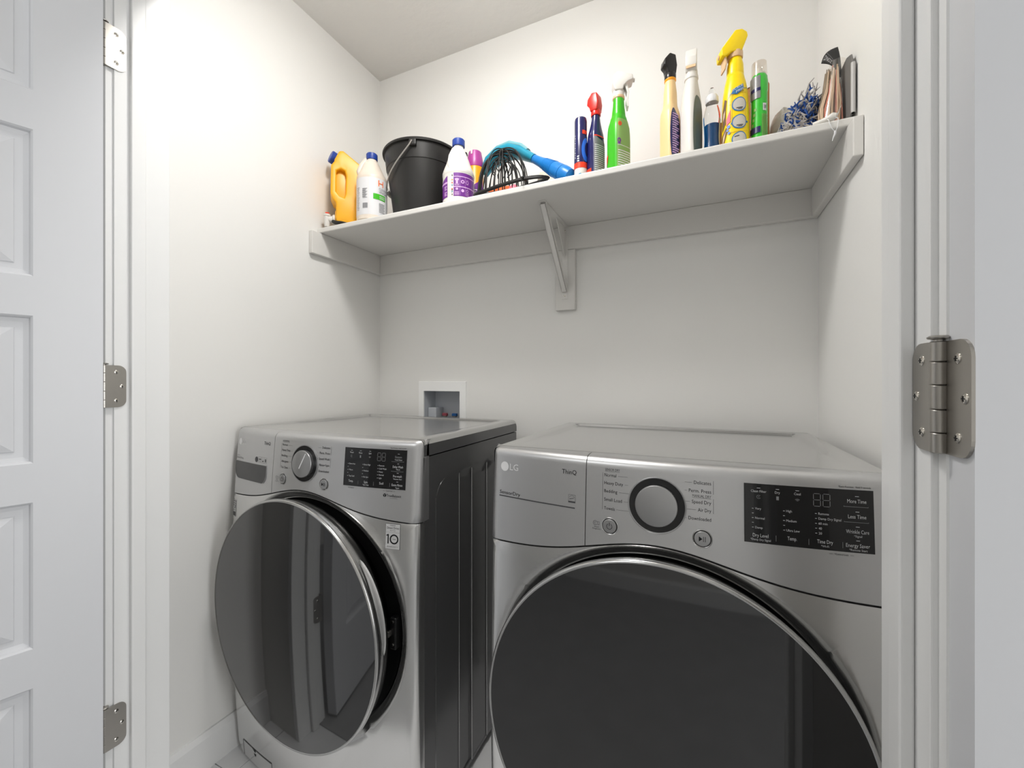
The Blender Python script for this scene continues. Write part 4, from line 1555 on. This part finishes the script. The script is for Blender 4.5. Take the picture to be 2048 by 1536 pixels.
# --- black wire dome -------------------------------------------------------------
wd_ = thing('wire_dome', 'black dome of many bent wires standing in front of the blue scrubber', 'wire dome', at_shelf(-0.580, 1.203), 0)
nw = 17
for i in range(nw):
    a = pi * i / nw + 0.07 * random.uniform(-1, 1)
    rr = 0.088 + 0.006 * random.uniform(-1, 1)
    hh = 0.162 + 0.010 * random.uniform(-1, 1)
    if i % 3 == 2:
        rr, hh = rr * 0.78, hh * 0.84
    pts = []
    for j in range(25):
        t = -1.12 + 2.24 * j / 24
        q = pi / 2 - t * pi / 2 / 1.12 * 1.0
        x = rr * (abs(cos(q)) ** 0.8) * (1 if cos(q) > 0 else -1)
        z = 0.004 + hh * (max(sin(q), 0) ** 0.75)
        pts.append((x * cos(a), x * sin(a) * 0.60, z))
    MB().tube(pts, 0.0017 if i % 4 else 0.0024, 6).build('wire', 'cableblack', wd_, smooth=True)
for rr, z in ((0.088, 0.004), (0.070, 0.003), (0.086, 0.010)):
    MB().tube([(rr * cos(2 * pi * j / 40), rr * 0.60 * sin(2 * pi * j / 40), z + 0.002 * sin(6 * pi * j / 40)) for j in range(40)], 0.0022, 6, closed=True).build('base_ring', 'cableblack', wd_, smooth=True)
for i in range(9):
    a = 2 * pi * i / 9
    MB().tube([(0.012 * cos(a), 0.012 * sin(a), 0.145), (0.030 * cos(a), 0.026 * sin(a), 0.130), (0.036 * cos(a + 0.3), 0.030 * sin(a + 0.3), 0.105), (0.024 * cos(a + 0.5), 0.02 * sin(a + 0.5), 0.09)], 0.0018, 6).build('inner_loop', 'cableblack', wd_, smooth=True)
# --- coil of cable along the edge -------------------------------------------------
cb = thing('cable_bundle', 'flat bundle of black cable tied with a clip along the shelf edge', 'cable', at_shelf(-0.525, 1.131), 0)
for i in range(6):
    y = -0.006 + 0.003 * i
    pts = []
    for j in range(30):
        t = 2 * pi * j / 30
        pts.append((0.118 * cos(t) + 0.002 * i, y * 0.5 + 0.016 * sin(t), 0.007 + 0.003 * (i % 3) + 0.004 * max(0, cos(t)) + 0.010 * max(0.0, -sin(t)) * max(0, cos(t + 0.7))))
    MB().tube(pts, 0.0023, 6, closed=True).build('cable', 'cableblack', cb, smooth=True)
MB().tube([(0.055, -0.026, 0.008), (0.055, -0.027, 0.019), (0.055, -0.018, 0.024), (0.055, 0.010, 0.024), (0.055, 0.020, 0.010)], 0.0026, 8).build('clip', 'cableblack', cb, smooth=True)
# small packets under the dome
pk = thing('orange_packet', 'small orange packet lying under the black wire dome', 'packet', at_shelf(-0.588, 1.205), R(8))
MB().box((-0.036, -0.016, 0.0), (0.036, 0.016, 0.050)).build('carton', 'orange', pk, bevel=0.003)
pk = thing('pink_packet', 'small pink and red packet tucked under the wires by the cable clip', 'packet', at_shelf(-0.517, 1.175), R(-6))
MB().box((-0.020, -0.008, 0.0), (0.022, 0.008, 0.024)).build('carton', 'red', pk, bevel=0.003)
MB().lathe([(0.016, 0.0), (0.015, 0.008), (0.009, 0.014), (0.002, 0.016)], 18, tr(-0.010, 0, 0.022)).build('packet_top', 'pink', pk, smooth=True)
k = Ink(lambda s, t, off: (s, -0.0081 - off, t))
for i in range(4):
    k.rect(-0.017 + i * 0.0045, 0.006, -0.0145 + i * 0.0045, 0.018)
k.build('packet_print', 'labelwhite', pk)
cl = thing('cream_pouch', 'crumpled cream pouch behind the scrubber handle', 'pouch', at_shelf(-0.465, 1.33), 0)
CP = Loft([(0, 0.055, 0.02, 2.5), (0.03, 0.062, 0.026, 2.5), (0.08, 0.055, 0.022, 2.4), (0.125, 0.045, 0.010, 2.2, 0.006), (0.14, 0.042, 0.003, 2.0, 0.008)])
CP.body('pouch', 'paper', cl)

# --- navy aerosol ------------------------------------------------------------------
nc = thing('navy_aerosol_can', 'slim navy aerosol can with red band and white teal badged base', 'aerosol can', at_shelf(-0.319, 1.190), 0)
NR = 0.0188
NC = Loft([(0, NR, NR), (0.3, NR, NR)])
cyl('can', 'whiteplastic', nc, 0, 0, [(NR - 0.002, 0), (NR, 0.002), (NR, 0.046)])
cyl('sleeve', 'navy', nc, 0, 0, [(NR, 0.046), (NR + 0.0003, 0.047), (NR + 0.0003, 0.140), (NR - 0.0004, 0.142), (NR - 0.0004, 0.186), (NR - 0.002, 0.194), (NR - 0.006, 0.197), (0.0, 0.1975)])
NC.patch('red_band', 'redorange', nc, R(-180), R(180), 0.046, 0.062, off=0.0006, na=40, nz=1)
NC.patch('red_tab', 'redorange', nc, R(-62), R(-10), 0.143, 0.154, off=0.0006)
NC.oval('blue_flare', 'bluebright', nc, R(-25), 0.098, 0.75, 0.034, off=0.0007)
NC.oval('flare_core', 'navy', nc, R(-12), 0.100, 0.45, 0.020, off=0.0010)
NC.patch('badge', 'teal', nc, R(-125), R(-35), 0.004, 0.030, off=0.0006, top=lambda u: 0.35 + 0.65 * sin(pi * min(max(u, 0.02), 0.98)))
k = Ink(NC.fn(R(-80), NR), 0.0010)
k.ring(0, 0.006, 0.010, 0.0108, 16, 0, pi)
k.rect(-0.0004, 0.006, 0.0004, 0.024)
for i in range(10):
    k.rect(-0.0165 + 0.001 * (i % 2), 0.075 + i * 0.007, -0.0145, 0.0795 + i * 0.007)
for i in range(3):
    k.disc(-0.0055, 0.066 + i * 0.0065, 0.0022, 12, sx=1.5)
k.build('can_print', 'labelwhite', nc)

# --- navy spray bottle, red trigger ---------------------------------------------------
ns = thing('spray_bottle', 'navy spray bottle with red trigger head right of the slim navy can', 'spray bottle', at_shelf(-0.277, 1.20), R(-30), 'trigger spray bottles')
NS = Loft([(0.0, 0.017, 0.021, 3.5), (0.003, 0.0195, 0.0235, 3.5), (0.10, 0.0195, 0.0235, 3.5), (0.14, 0.0175, 0.022, 3.2), (0.168, 0.0135, 0.016, 2.6), (0.192, 0.0115, 0.012, 2.2), (0.205, 0.0115, 0.0115, 2.0)])
NS.body('body', 'navy', ns)
NS.patch('back_label', 'printgrey', ns, R(-60), R(40), 0.01, 0.135, top=lambda u: 1.0 - 0.16 * u)
k = Ink(NS.fn(R(-55), 0.022), 0.0010)
for i in range(16):
    k.rect(0.002, 0.016 + i * 0.0058, 0.030, 0.0182 + i * 0.0058, 4)
k.build('label_print', 'labelwhite', ns)
NS.patch('label_edge', 'redorange', ns, R(-60), R(30), 0.130, 0.1335, off=0.0009, top=None)
NS.patch('red_tab', 'redorange', ns, R(-165), R(-85), 0.030, 0.041, off=0.0007)
sprayer(ns, 0.198, 0, 0, R(-165), 'red', 0.98, r=0.0135, style=2, lever=None, wide=1.35)
MB().prism([(-0.010, 0.215), (-0.016, 0.205), (-0.020, 0.180), (-0.0215, 0.160), (-0.019, 0.158), (-0.013, 0.185), (-0.006, 0.205)], -0.007, 0.007, rot_z(R(-25))).build('trigger', 'red', ns, bevel=0.0015, smooth=35)

# --- green spray bottle ------------------------------------------------------------------
gs = thing('spray_bottle', 'bright green spray bottle with white trigger head', 'spray bottle', at_shelf(-0.211, 1.195), R(-34), 'trigger spray bottles')
GS = Loft([(0.0, 0.021, 0.026, 4.0), (0.004, 0.0235, 0.029, 4.0), (0.11, 0.0235, 0.029, 4.0), (0.145, 0.0225, 0.027, 3.6), (0.170, 0.0185, 0.021, 3.0), (0.178, 0.0170, 0.0185, 2.6), (0.183, 0.0168, 0.018, 2.4), (0.205, 0.0150, 0.016, 2.2), (0.226, 0.0145, 0.0150, 2.0)])
GS.body('body', 'green', gs)
GS.patch('back_label', 'greenlabel', gs, R(-52), R(45), 0.008, 0.160)
k = Ink(GS.fn(R(-48), 0.026), 0.0010)
for i in range(9):
    k.rect(0.004, 0.014 + i * 0.0066, 0.034, 0.0166 + i * 0.0066, 3)
k.rect(0.002, 0.082, 0.036, 0.0835, 3)
k.build('label_print', 'labelwhite', gs)
k = Ink(GS.fn(R(-48), 0.026), 0.0012)
k.ring(0.010, 0.143, 0.003, 0.0065, 18)
k.ring(0.010, 0.143, 0.0, 0.0015, 10)
k.build('label_seal', 'redorange', gs)
k = Ink(GS.fn(R(-48), 0.026), 0.0012)
k.ring(0.008, 0.095, 0.0035, 0.007, 18)
k.rect(0.002, 0.085, 0.013, 0.089)
k.build('label_emblem', 'purple', gs)
k = Ink(GS.fn(R(-100), 0.026), 0.0010)
k.poly([(-0.022, 0.036), (-0.004, 0.044), (0.000, 0.066), (-0.022, 0.056)], [(0, 1, 2, 3)])
k.poly([(-0.016, 0.182), (-0.010, 0.184), (-0.008, 0.196), (-0.012, 0.192)], [(0, 1, 2, 3)])
k.build('orange_flash', 'redorange', gs)
cyl('collar_ring', 'creamcap', gs, 0, 0, [(0.0150, 0.224), (0.0168, 0.226), (0.0168, 0.231), (0.0145, 0.233)])
sprayer(gs, 0.231, 0, 0, R(50), 'whiteplastic', 1.08, r=0.0150, style=0, wide=1.45)

# --- cream spray bottle --------------------------------------------------------------------
cs = thing('spray_bottle', 'cream spray bottle with black trigger head and dark blue oval label', 'spray bottle', at_shelf(-0.074, 1.190), R(-30), 'trigger spray bottles')
CS = Loft([(0.0, 0.018, 0.022, 4.0), (0.003, 0.0205, 0.0245, 4.0), (0.12, 0.0205, 0.0245, 4.0), (0.145, 0.0195, 0.023, 3.6), (0.165, 0.0155, 0.018, 3.0), (0.200, 0.0150, 0.0165, 2.6), (0.222, 0.0135, 0.0145, 2.2), (0.234, 0.0130, 0.0130, 2.0)])
CS.body('body', 'cream', cs)
CS.oval('label', 'navy', cs, R(-22), 0.082, 0.62, 0.068)
k = Ink(CS.fn(R(-45), 0.024), 0.0010)
for i in range(18):
    k.rect(0.004 + 0.001 * (i % 2), 0.030 + i * 0.006, 0.018 + 0.0015 * (i % 3), 0.0325 + i * 0.006, 2)
k.build('label_print', 'lilac', cs)
cyl('neck_ring', 'amber', cs, 0, 0, [(0.0134, 0.230), (0.0150, 0.2325), (0.0150, 0.236), (0.0134, 0.238)])
sprayer(cs, 0.2365, 0, 0, R(-120), 'blacktrig', 1.0, r=0.0142, style=2, lever=None, wide=1.1)

# --- white spray bottle -----------------------------------------------------------------------
ws = thing('spray_bottle', 'plain white spray bottle with white head beside the cream one', 'spray bottle', at_shelf(-0.022, 1.195), R(-30), 'trigger spray bottles')
WS = Loft([(0.0, 0.018, 0.024, 4.0), (0.003, 0.0205, 0.0270, 4.0), (0.13, 0.0205, 0.0270, 4.0), (0.165, 0.0195, 0.0250, 3.4), (0.195, 0.0170, 0.0205, 2.8), (0.218, 0.0150, 0.0160, 2.2), (0.224, 0.0150, 0.0150, 2.0)])
WS.body('body', 'whiteplastic', ws)
WS.oval('label', 'greylabel', ws, R(-6), 0.085, 0.60, 0.088)
cyl('neck_ring', 'whiteplastic', ws, 0, 0, [(0.0150, 0.222), (0.0172, 0.2245), (0.0172, 0.230), (0.0155, 0.236), (0.0155, 0.245)], 32)
m = MB().prism([(-0.014, 0.0), (-0.014, 0.022), (-0.006, 0.062), (0.004, 0.064), (0.022, 0.034), (0.022, 0.012), (0.014, 0.0)], -0.0135, 0.0135, tr(0, 0, 0.240) @ rot_z(R(-62)))
m.build('spray_head', 'whiteplastic', ws, bevel=0.002, smooth=35)
m = MB().box((-0.001, -0.0115, 0.002), (0.0012, 0.0115, 0.030), tr(0, 0, 0.2405) @ rot_z(R(-62)) @ tr(0.0215, 0, 0.002) @ Matrix.Rotation(R(-8), 4, 'Y'))
m.build('nozzle', 'creamcap', ws, bevel=0.0008)

# --- orange carton slivers behind ---------------------------------------------------------------
oc = thing('orange_carton', 'orange carton mostly hidden behind the cream and white spray bottles', 'carton', at_shelf(-0.040, 1.315), R(6))
MB().box((-0.032, -0.02, 0), (0.032, 0.02, 0.185)).build('carton', 'redorange', oc, bevel=0.002)
k = Ink(lambda s, t, off: (s, -0.0201 - off, t))
k.ring(0.012, 0.120, 0.010, 0.014, 20)
k.rect(-0.030, 0.02, 0.030, 0.08)
k.build('carton_print', 'printgrey', oc)

# --- clear bottle with blue liquid ------------------------------------------------------------------
cbt = thing('clear_bottle', 'small clear squeeze bottle half full of dark blue liquid', 'bottle', at_shelf(0.027, 1.190), 0)
CB = Loft([(0.0, 0.019, 0.019, 2.2), (0.003, 0.0215, 0.021, 2.2), (0.045, 0.0175, 0.0175, 2.2), (0.085, 0.0185, 0.0185, 2.2), (0.110, 0.0200, 0.0195, 2.2), (0.128, 0.0170, 0.017, 2.1), (0.140, 0.0140, 0.0140, 2.0), (0.150, 0.0135, 0.0135, 2.0)])
CB.body('bottle', 'clear', cbt)
CBi = Loft([(0.0025, 0.0200, 0.0195, 2.2), (0.045, 0.0163, 0.0163, 2.2), (0.088, 0.0173, 0.0173, 2.2)])
CBi.body('liquid', 'liquid', cbt)
CB.patch('label', 'photo_grey', cbt, R(-35), R(60), 0.02, 0.10, off=0.0006)
CB.patch('label', 'bluelabel', cbt, R(-185), R(-152), 0.02, 0.11, off=0.0006)
cp = cyl('cap', 'labelwhite', cbt, 0, 0, [(0.0150, 0.146), (0.0158, 0.148), (0.0150, 0.160), (0.0120, 0.166), (0.0075, 0.168)])
cyl('cap_nozzle', 'clear', cbt, 0, 0, [(0.0075, 0.168), (0.0070, 0.180), (0.0040, 0.186), (0.0, 0.1865)])
ct = thing('orange_tube', 'orange tube glimpsed behind the small clear bottle', 'tube', at_shelf(0.045, 1.30), 0)
MB().box((-0.026, -0.008, 0.02), (0.026, 0.008, 0.150)).build('tube', 'cardboard', ct, bevel=0.003)
MB().lathe([(0.013, 0), (0.013, 0.02), (0.011, 0.0205)], 18).build('cap', 'whiteplastic', ct, smooth=35)

# --- yellow spray bottle ----------------------------------------------------------------------------------
ys = thing('spray_bottle', 'yellow bathroom spray bottle with yellow head and three round pictures', 'spray bottle', at_shelf(0.080, 1.195), 0, 'trigger spray bottles')
YS = Loft([(0.0, 0.028, 0.024, 2.25), (0.004, 0.0315, 0.0265, 2.25), (0.10, 0.0305, 0.0265, 2.25), (0.15, 0.0285, 0.026, 2.2), (0.180, 0.0245, 0.0235, 2.1), (0.200, 0.0200, 0.020, 2.2), (0.203, 0.0193, 0.0193, 2.0), (0.206, 0.0197, 0.0197, 2.0), (0.230, 0.0185, 0.0185, 2.0), (0.243, 0.0155, 0.0155, 2.0), (0.248, 0.0140, 0.0140, 2.0)])
YS.body('body', 'yellowbright', ys)
FY = YS.fn(R(-83), 0.030)
k = Ink(FY, 0.0008)
for z in (0.050, 0.085, 0.120, 0.146):
    k.rect(-0.018, z, 0.024, z + 0.0016, 6)
for x in (-0.012, 0.012):
    k.rect(x, 0.075, x + 0.0014, 0.160, 3)
k.build('tile_print', 'tilegold', ys)
k = Ink(FY, 0.0011)
for z in (0.1165, 0.0735, 0.031):
    k.ring(0.004, z, 0.0150, 0.0178, 30, sx=0.86)
k.rect(-0.013, 0.0700, 0.024, 0.0745, 5)
k.line(-0.022, 0.138, -0.010, 0.150, 0.0012)
k.line(0.014, 0.156, 0.026, 0.158, 0.0012)
k.build('blue_rings', 'bluelabel', ys)
k = Ink(FY, 0.0014)
for z in (0.1165, 0.0735, 0.031):
    k.disc(0.004, z, 0.0152, 28, sx=0.86)
k.build('round_picture', 'photo_grey', ys)
k = Ink(FY, 0.0018)
for z in (0.1165, 0.0735, 0.031):
    k.rect(-0.003, z - 0.0100, 0.010, z - 0.0080)
    k.rect(0.0, z - 0.0128, 0.008, z - 0.0112)
k.line(-0.006, 0.037, 0.002, 0.0385, 0.002)
k.text('TOTAL BATHROOM', -0.012, 0.1385, 0.0030, 0.026, slope=0.38)
k.build('label_print', 'printblack', ys)
k = Ink(FY, 0.0014)
k.poly([(-0.0125, 0.1455), (-0.006, 0.1440), (-0.002, 0.1415), (0.0105, 0.1510), (0.0150, 0.1575), (0.0140, 0.1680), (-0.010, 0.1555)], [tuple(range(7))])
k.build('badge', 'bluelabel', ys)
k = Ink(FY, 0.0019)
k.text('SCRUB', -0.0105, 0.1510, 0.0060, 0.0225, slope=0.45, shear=0.1)
k.text('FREE', -0.0035, 0.1455, 0.0056, 0.0165, slope=0.45, shear=0.1)
k.build('badge_lettering', 'labelwhite', ys)
k = Ink(FY, 0.0011)
k.poly([(-0.024, 0.070), (-0.014, 0.078), (-0.014, 0.108), (-0.019, 0.098), (-0.024, 0.085)], [tuple(range(5))])
k.build('pink_flash', 'pink', ys)
k = Ink(FY, 0.0012)
k.poly([(-0.037, 0.060), (-0.026, 0.078), (-0.026, 0.115), (-0.024, 0.135), (-0.031, 0.140), (-0.037, 0.110)], [tuple(range(6))])
k.poly([(-0.040, 0.010), (-0.030, 0.030), (-0.021, 0.055), (-0.024, 0.068), (-0.040, 0.045)], [tuple(range(5))])
k.build('side_picture', 'brown', ys)
k = Ink(FY, 0.0016)
k.poly([(-0.035, 0.085), (-0.029, 0.095), (-0.027, 0.112), (-0.033, 0.105)], [tuple(range(4))])
k.poly([(-0.036, 0.020), (-0.028, 0.042), (-0.025, 0.058), (-0.033, 0.045)], [tuple(range(4))])
k.build('side_picture_light', 'strand', ys)
k = Ink(FY, 0.0016)
k.disc(-0.018, 0.066, 0.004, 14)
k.disc(-0.020, 0.058, 0.003, 14)
k.disc(-0.017, 0.050, 0.0032, 14)
k.build('bubble_print', 'bluebright', ys)
sprayer(ys, 0.246, 0, 0, R(200), 'yellowbright', 1.0, r=0.0172, style=1, mlever='creamcap', collar='creamcap', wide=1.5)

# --- green can --------------------------------------------------------------------------------------------------
gc = thing('green_spray_can', 'tall green can with grey shoulder and clear cap over a white nozzle', 'aerosol can', at_shelf(0.134, 1.205), 0)
GR = 0.0182
GC = Loft([(0, GR, GR), (0.24, GR, GR)])
cyl('can', 'greencan', gc, 0, 0, [(GR - 0.002, 0), (GR, 0.002), (GR, 0.150), (GR + 0.001, 0.156), (GR + 0.001, 0.176), (GR, 0.184), (GR, 0.188), (GR - 0.004, 0.196)])
GC.patch('grey_shoulder', 'greycan', gc, R(-180), R(-88), 0.130, 0.186, off=0.0016)
for z0_, z1_ in ((0.148, 0.156), (0.045, 0.060)):
    GC.patch('navy_band', 'navy', gc, R(-172), R(-88), z0_, z1_, off=0.0021, top=lambda u: 1.0)
GC.patch('plate', 'labelwhite', gc, R(-72), R(-45), 0.098, 0.116, off=0.0012)
k = Ink(GC.fn(R(-75), GR), 0.0010)
for i in range(6):
    k.rect(-0.001 + i * 0.0022, 0.016, 0.0002 + i * 0.0022, 0.090)
for i in range(4):
    k.rect(-0.024 + i * 0.002, 0.064 + i * 0.012, -0.019 + i * 0.002, 0.071 + i * 0.012)
k.build('can_print', 'greenlabel', gc)
k = Ink(GC.fn(R(-75), GR), 0.0018)
k.rect(0.0030, 0.102, 0.0044, 0.112)
k.rect(0.0058, 0.103, 0.0082, 0.111)
k.build('plate_print', 'printgrey', gc)
cyl('nozzle', 'whiteplastic', gc, 0, 0, [(0.0150, 0.186), (0.0155, 0.188), (0.0150, 0.198), (0.0090, 0.201), (0.0070, 0.206), (0.0070, 0.212), (0.0, 0.213)])
m = MB()
m.lathe([(0.0172, 0.184), (0.0168, 0.210), (0.0160, 0.226), (0.0, 0.2275)], 28, caps=(False, False))
m.build('clear_cap', 'film', gc, smooth=35)

# --- cardboard box --------------------------------------------------------------------------------------------------
cbx = thing('cardboard_box', 'plain brown cardboard box standing behind the tall green can', 'box', at_shelf(0.141, 1.300), R(-3))
MB().box((-0.026, -0.022, 0), (0.026, 0.022, 0.222)).build('carton', 'cardboard', cbx, bevel=0.005)
k = Ink(lambda s, t, off: (s, -0.0221 - off, t))
k.line(-0.026, 0.216, -0.004, 0.224, 0.002)
for i in range(5):
    k.rect(0.0145, 0.052 + i * 0.012, 0.0175, 0.057 + i * 0.012)
k.build('carton_print', 'printblack', cbx)

# --- grey bag ---------------------------------------------------------------------------------------------------------
gb = thing('plastic_bag', 'crumpled grey plastic bag between the cardboard box and the mop head', 'bag', at_shelf(0.205, 1.325), 0)
m = MB()
rs = []
for i in range(13):
    u = i / 12
    z = 0.001 + 0.165 * u
    rr = math.sqrt(max(0.0004, 1 - (u * 0.999) ** 3.0))
    rs.append([((0.040 * rr * (1 + 0.09 * sin(3 * a + 5 * u) + 0.05 * sin(7 * a + 9 * u))) * cos(a), 0.034 * rr * (1 + 0.08 * sin(4 * a + 3 * u)) * sin(a), z + 0.004 * sin(5 * a)* u) for a in [2 * pi * j / 36 for j in range(36)]])
m.rings(rs)
m.build('film', 'bag', gb, smooth=70)

# --- paper sheet --------------------------------------------------------------------------------------------------------
pp = thing('paper_sheet', 'cream paper sheet sticking out from under the blue and white mop head', 'paper', at_shelf(0.215, 1.175), R(4))
m = MB()
m.rings([[(-0.055, -0.040, 0.002), (0.045, -0.040, 0.004), (0.048, 0.05, 0.004), (-0.030, 0.05, 0.003)], [(-0.055, -0.040, 0.0028), (0.045, -0.040, 0.0115), (0.048, 0.05, 0.0115), (-0.030, 0.05, 0.0108)]])
m.build('sheet', 'paper', pp)

# --- mop head -------------------------------------------------------------------------------------------------------------
mh = thing('mop', 'blue and white shaggy mop head lying on the shelf beside the clear packet', 'mop head', at_shelf(0.213, 1.202), 0)
rnd = random.Random(11)


def yarn(n, seed):
    r_ = random.Random(seed)
    m = MB()
    for i in range(n):
        a = r_.uniform(0, 2 * pi)
        el = r_.uniform(0.05, 1.0)
        ln = r_.uniform(0.75, 1.08)
        base = Vector((0.0, 0.0, 0.02))
        tip = Vector((0.054 * cos(a) * (1 - 0.50 * el), 0.046 * sin(a) * (1 - 0.3 * el), 0.018 + 0.122 * el * (1 - 0.30 * abs(cos(a))))) * ln
        tip.x += 0.024 * el * el
        p0 = base.lerp(tip, 0.45)
        pts = []
        for j in range(7):
            u = j / 6
            p = p0.lerp(tip, u)
            wv = 0.0050
            p += Vector((wv * sin(9 * u + i), wv * cos(7 * u + 2 * i), wv * sin(8 * u + 3 * i)))
            p.z = max(p.z, 0.003)
            pts.append(p)
        m.tube(pts, [0.0020, 0.0025, 0.0026, 0.0025, 0.0023, 0.0018, 0.0009], 5)
    return m


MB().lathe([(0.030, 0.004), (0.034, 0.025), (0.028, 0.060), (0.012, 0.095), (0.0, 0.100)], 20, caps=(True, False)).build('core', 'mopwhite', mh, smooth=60)
yarn(200, 3).build('white_yarn', 'mopwhite', mh, smooth=True, kind='stuff')
yarn(215, 5).build('blue_yarn', 'mopblue', mh, smooth=True, kind='stuff')

# --- packet with black header ------------------------------------------------------------------------------------------------
pg = thing('mop_refill_packet', 'clear packet of pale pink strands with curled black header card', 'packet', at_shelf(0.2725, 1.172), 0)
m = MB()
for mm, cnt, sd in (('strand', 60, 1), ('strandpink', 26, 2), ('strandgrey', 40, 4)):
    r_ = random.Random(sd)
    m = MB()
    for i in range(cnt):
        x0_ = r_.uniform(-0.022, 0.012) + (0.006 if sd == 2 else 0)
        y0_ = r_.uniform(-0.022, 0.020)
        x1_ = x0_ * 0.55 + 0.004
        h0 = r_.uniform(0.002, 0.02)
        h1 = r_.uniform(0.10, 0.148)
        pts = [(x0_, y0_, h0), (x0_ + r_.uniform(-0.003, 0.003), y0_, lerp(h0, h1, 0.35)), (lerp(x0_, x1_, 0.7), y0_ * 0.9, lerp(h0, h1, 0.7)), (x1_, y0_ * 0.75, h1)]
        m.tube(pts, [0.0017, 0.0018, 0.0016, 0.001], 5)
    m.build('strands', mm, pg, smooth=True, kind='stuff')
# film: front sheet bulging over the strands
m = MB()
def film(u, v):
    x = lerp(-0.026, 0.020, u) * (1 - 0.35 * v) + 0.003 + 0.010 * v
    return (x, -0.030 + 0.010 * abs(2 * u - 1) ** 2 + 0.010 * v, 0.002 + 0.155 * v)
m.grid(film, [i / 8 for i in range(9)], [i / 10 for i in range(11)])
m.build('film', 'film', pg, smooth=60)
# header card curling over to the left; corners A (free, low), B (free, high), C and D (on the packet)
A_, B_, C_, D_ = Vector((-0.023, -0.022, 0.152)), Vector((0.010, -0.012, 0.187)), Vector((0.0235, 0.016, 0.120)), Vector((0.020, 0.008, 0.126))


def card(u, v):
    l_ = A_.lerp(B_, v) + Vector((-0.006, 0, 0.007)) * sin(pi * v)
    r_ = D_.lerp(C_, v)
    p = l_.lerp(r_, u)
    p += Vector((0.004, -0.006, 0.012)) * sin(pi * u) * (0.6 - 0.2 * v)
    return p


m = MB()
m.grid(lambda a, b: tuple(card(a, b)), [i / 12 for i in range(13)], [i / 8 for i in range(9)])
hc = m.build('header_card', 'header', pg, smooth=60)
md = hc.modifiers.new('thickness', 'SOLIDIFY')
md.thickness = 0.0006


def cardink(s_, t_, off):
    return tuple(card(s_, t_) + Vector((-0.35, -0.85, -0.2)) * off)


k = Ink(cardink, 0.0016)
k.text('DNOZ', 0.06, 0.16, 0.26, 0.34)
k.build('header_lettering', 'labelwhite', pg)
k = Ink(cardink, 0.0016)
k.rect(0.04, 0.50, 0.42, 0.54, 6)
k.build('header_line', 'printgrey', pg)
# loose film edge down the right side of the packet
m = MB()
fe = [(0.020, 0.008, 0.128), (0.022, 0.000, 0.100), (0.018, -0.010, 0.078), (0.016, -0.020, 0.053), (0.004, -0.030, 0.020), (-0.008, -0.040, 0.004)]
fi = [(0.010, 0.012, 0.120), (0.008, 0.004, 0.098), (0.006, -0.004, 0.074), (0.002, -0.012, 0.048), (-0.006, -0.020, 0.018), (-0.016, -0.026, 0.003)]
m.rings([[a, b] for a, b in zip(fe, fi)], False, False, closed=False)
m.build('film_flap', 'film', pg, smooth=60)
MB().tube(fe, 0.0010, 6).build('film_seam', 'labelwhite', pg, smooth=True)

# --- dustpan leaning on the right wall ----------------------------------------------------------------------------------------
dp_ = thing('dustpan', 'flat grey dustpan leaning upright on the right wall at the shelf end', 'dustpan', at_shelf(0.2965, 1.18), R(5))
m = MB()
pol = [(-0.060, 0.018), (-0.060, 0.120), (-0.052, 0.142), (-0.030, 0.150), (0.010, 0.142), (0.045, 0.110), (0.050, 0.090), (0.050, 0.002), (-0.040, 0.002)]
m.prism([(a, b) for a, b in pol], 0.0, 0.0035, Matrix.Rotation(pi / 2, 4, 'Z'))
m.build('pan', 'dust', dp_, bevel=0.001)
MB().tube([(-0.002, -0.0605, 0.010), (-0.002, -0.0605, 0.118)], 0.0042, 14).build('rolled_edge', 'dustlight', dp_, smooth=40)
MB().lathe([(0.0030, -0.0004), (0.0, -0.0004)], 12, tr(-0.002, -0.0605, 0.0098)).build('edge_hole', 'groove', dp_)

# --- white handle with string ------------------------------------------------------------------------------------------------
wh = thing('pull_handle', 'small white pull handle with string loop hanging over the shelf front edge', 'handle', at_shelf(0.252, 1.124), 0)
MB().tube([(-0.020, 0.012, 0.0095), (-0.004, 0.005, 0.0095), (0.006, 0.000, 0.0105), (0.013, -0.003, 0.0115), (0.019, -0.005, 0.0105)], [0.0052, 0.0058, 0.0066, 0.0085, 0.0058], 14).build('handle', 'whiteplastic', wh, smooth=True)
st_ = [(0.002, -0.006, 0.006), (0.003, -0.0125, 0.001), (0.004, -0.0145, -0.008), (0.009, -0.0150, -0.022), (0.014, -0.0150, -0.029), (0.0175, -0.0150, -0.020), (0.0195, -0.0145, -0.006), (0.0195, -0.0120, 0.002), (0.016, -0.008, 0.006)]
MB().tube(st_, 0.0007, 6).build('string', 'labelwhite', wh, smooth=True)
MB().tube([(0.014, -0.0150, -0.027), (0.0135, -0.0152, -0.033), (0.010, -0.0152, -0.042), (0.0085, -0.0152, -0.048)], [0.0022, 0.0022, 0.0011, 0.0005], 8).build('string_knot', 'labelwhite', wh, smooth=True)
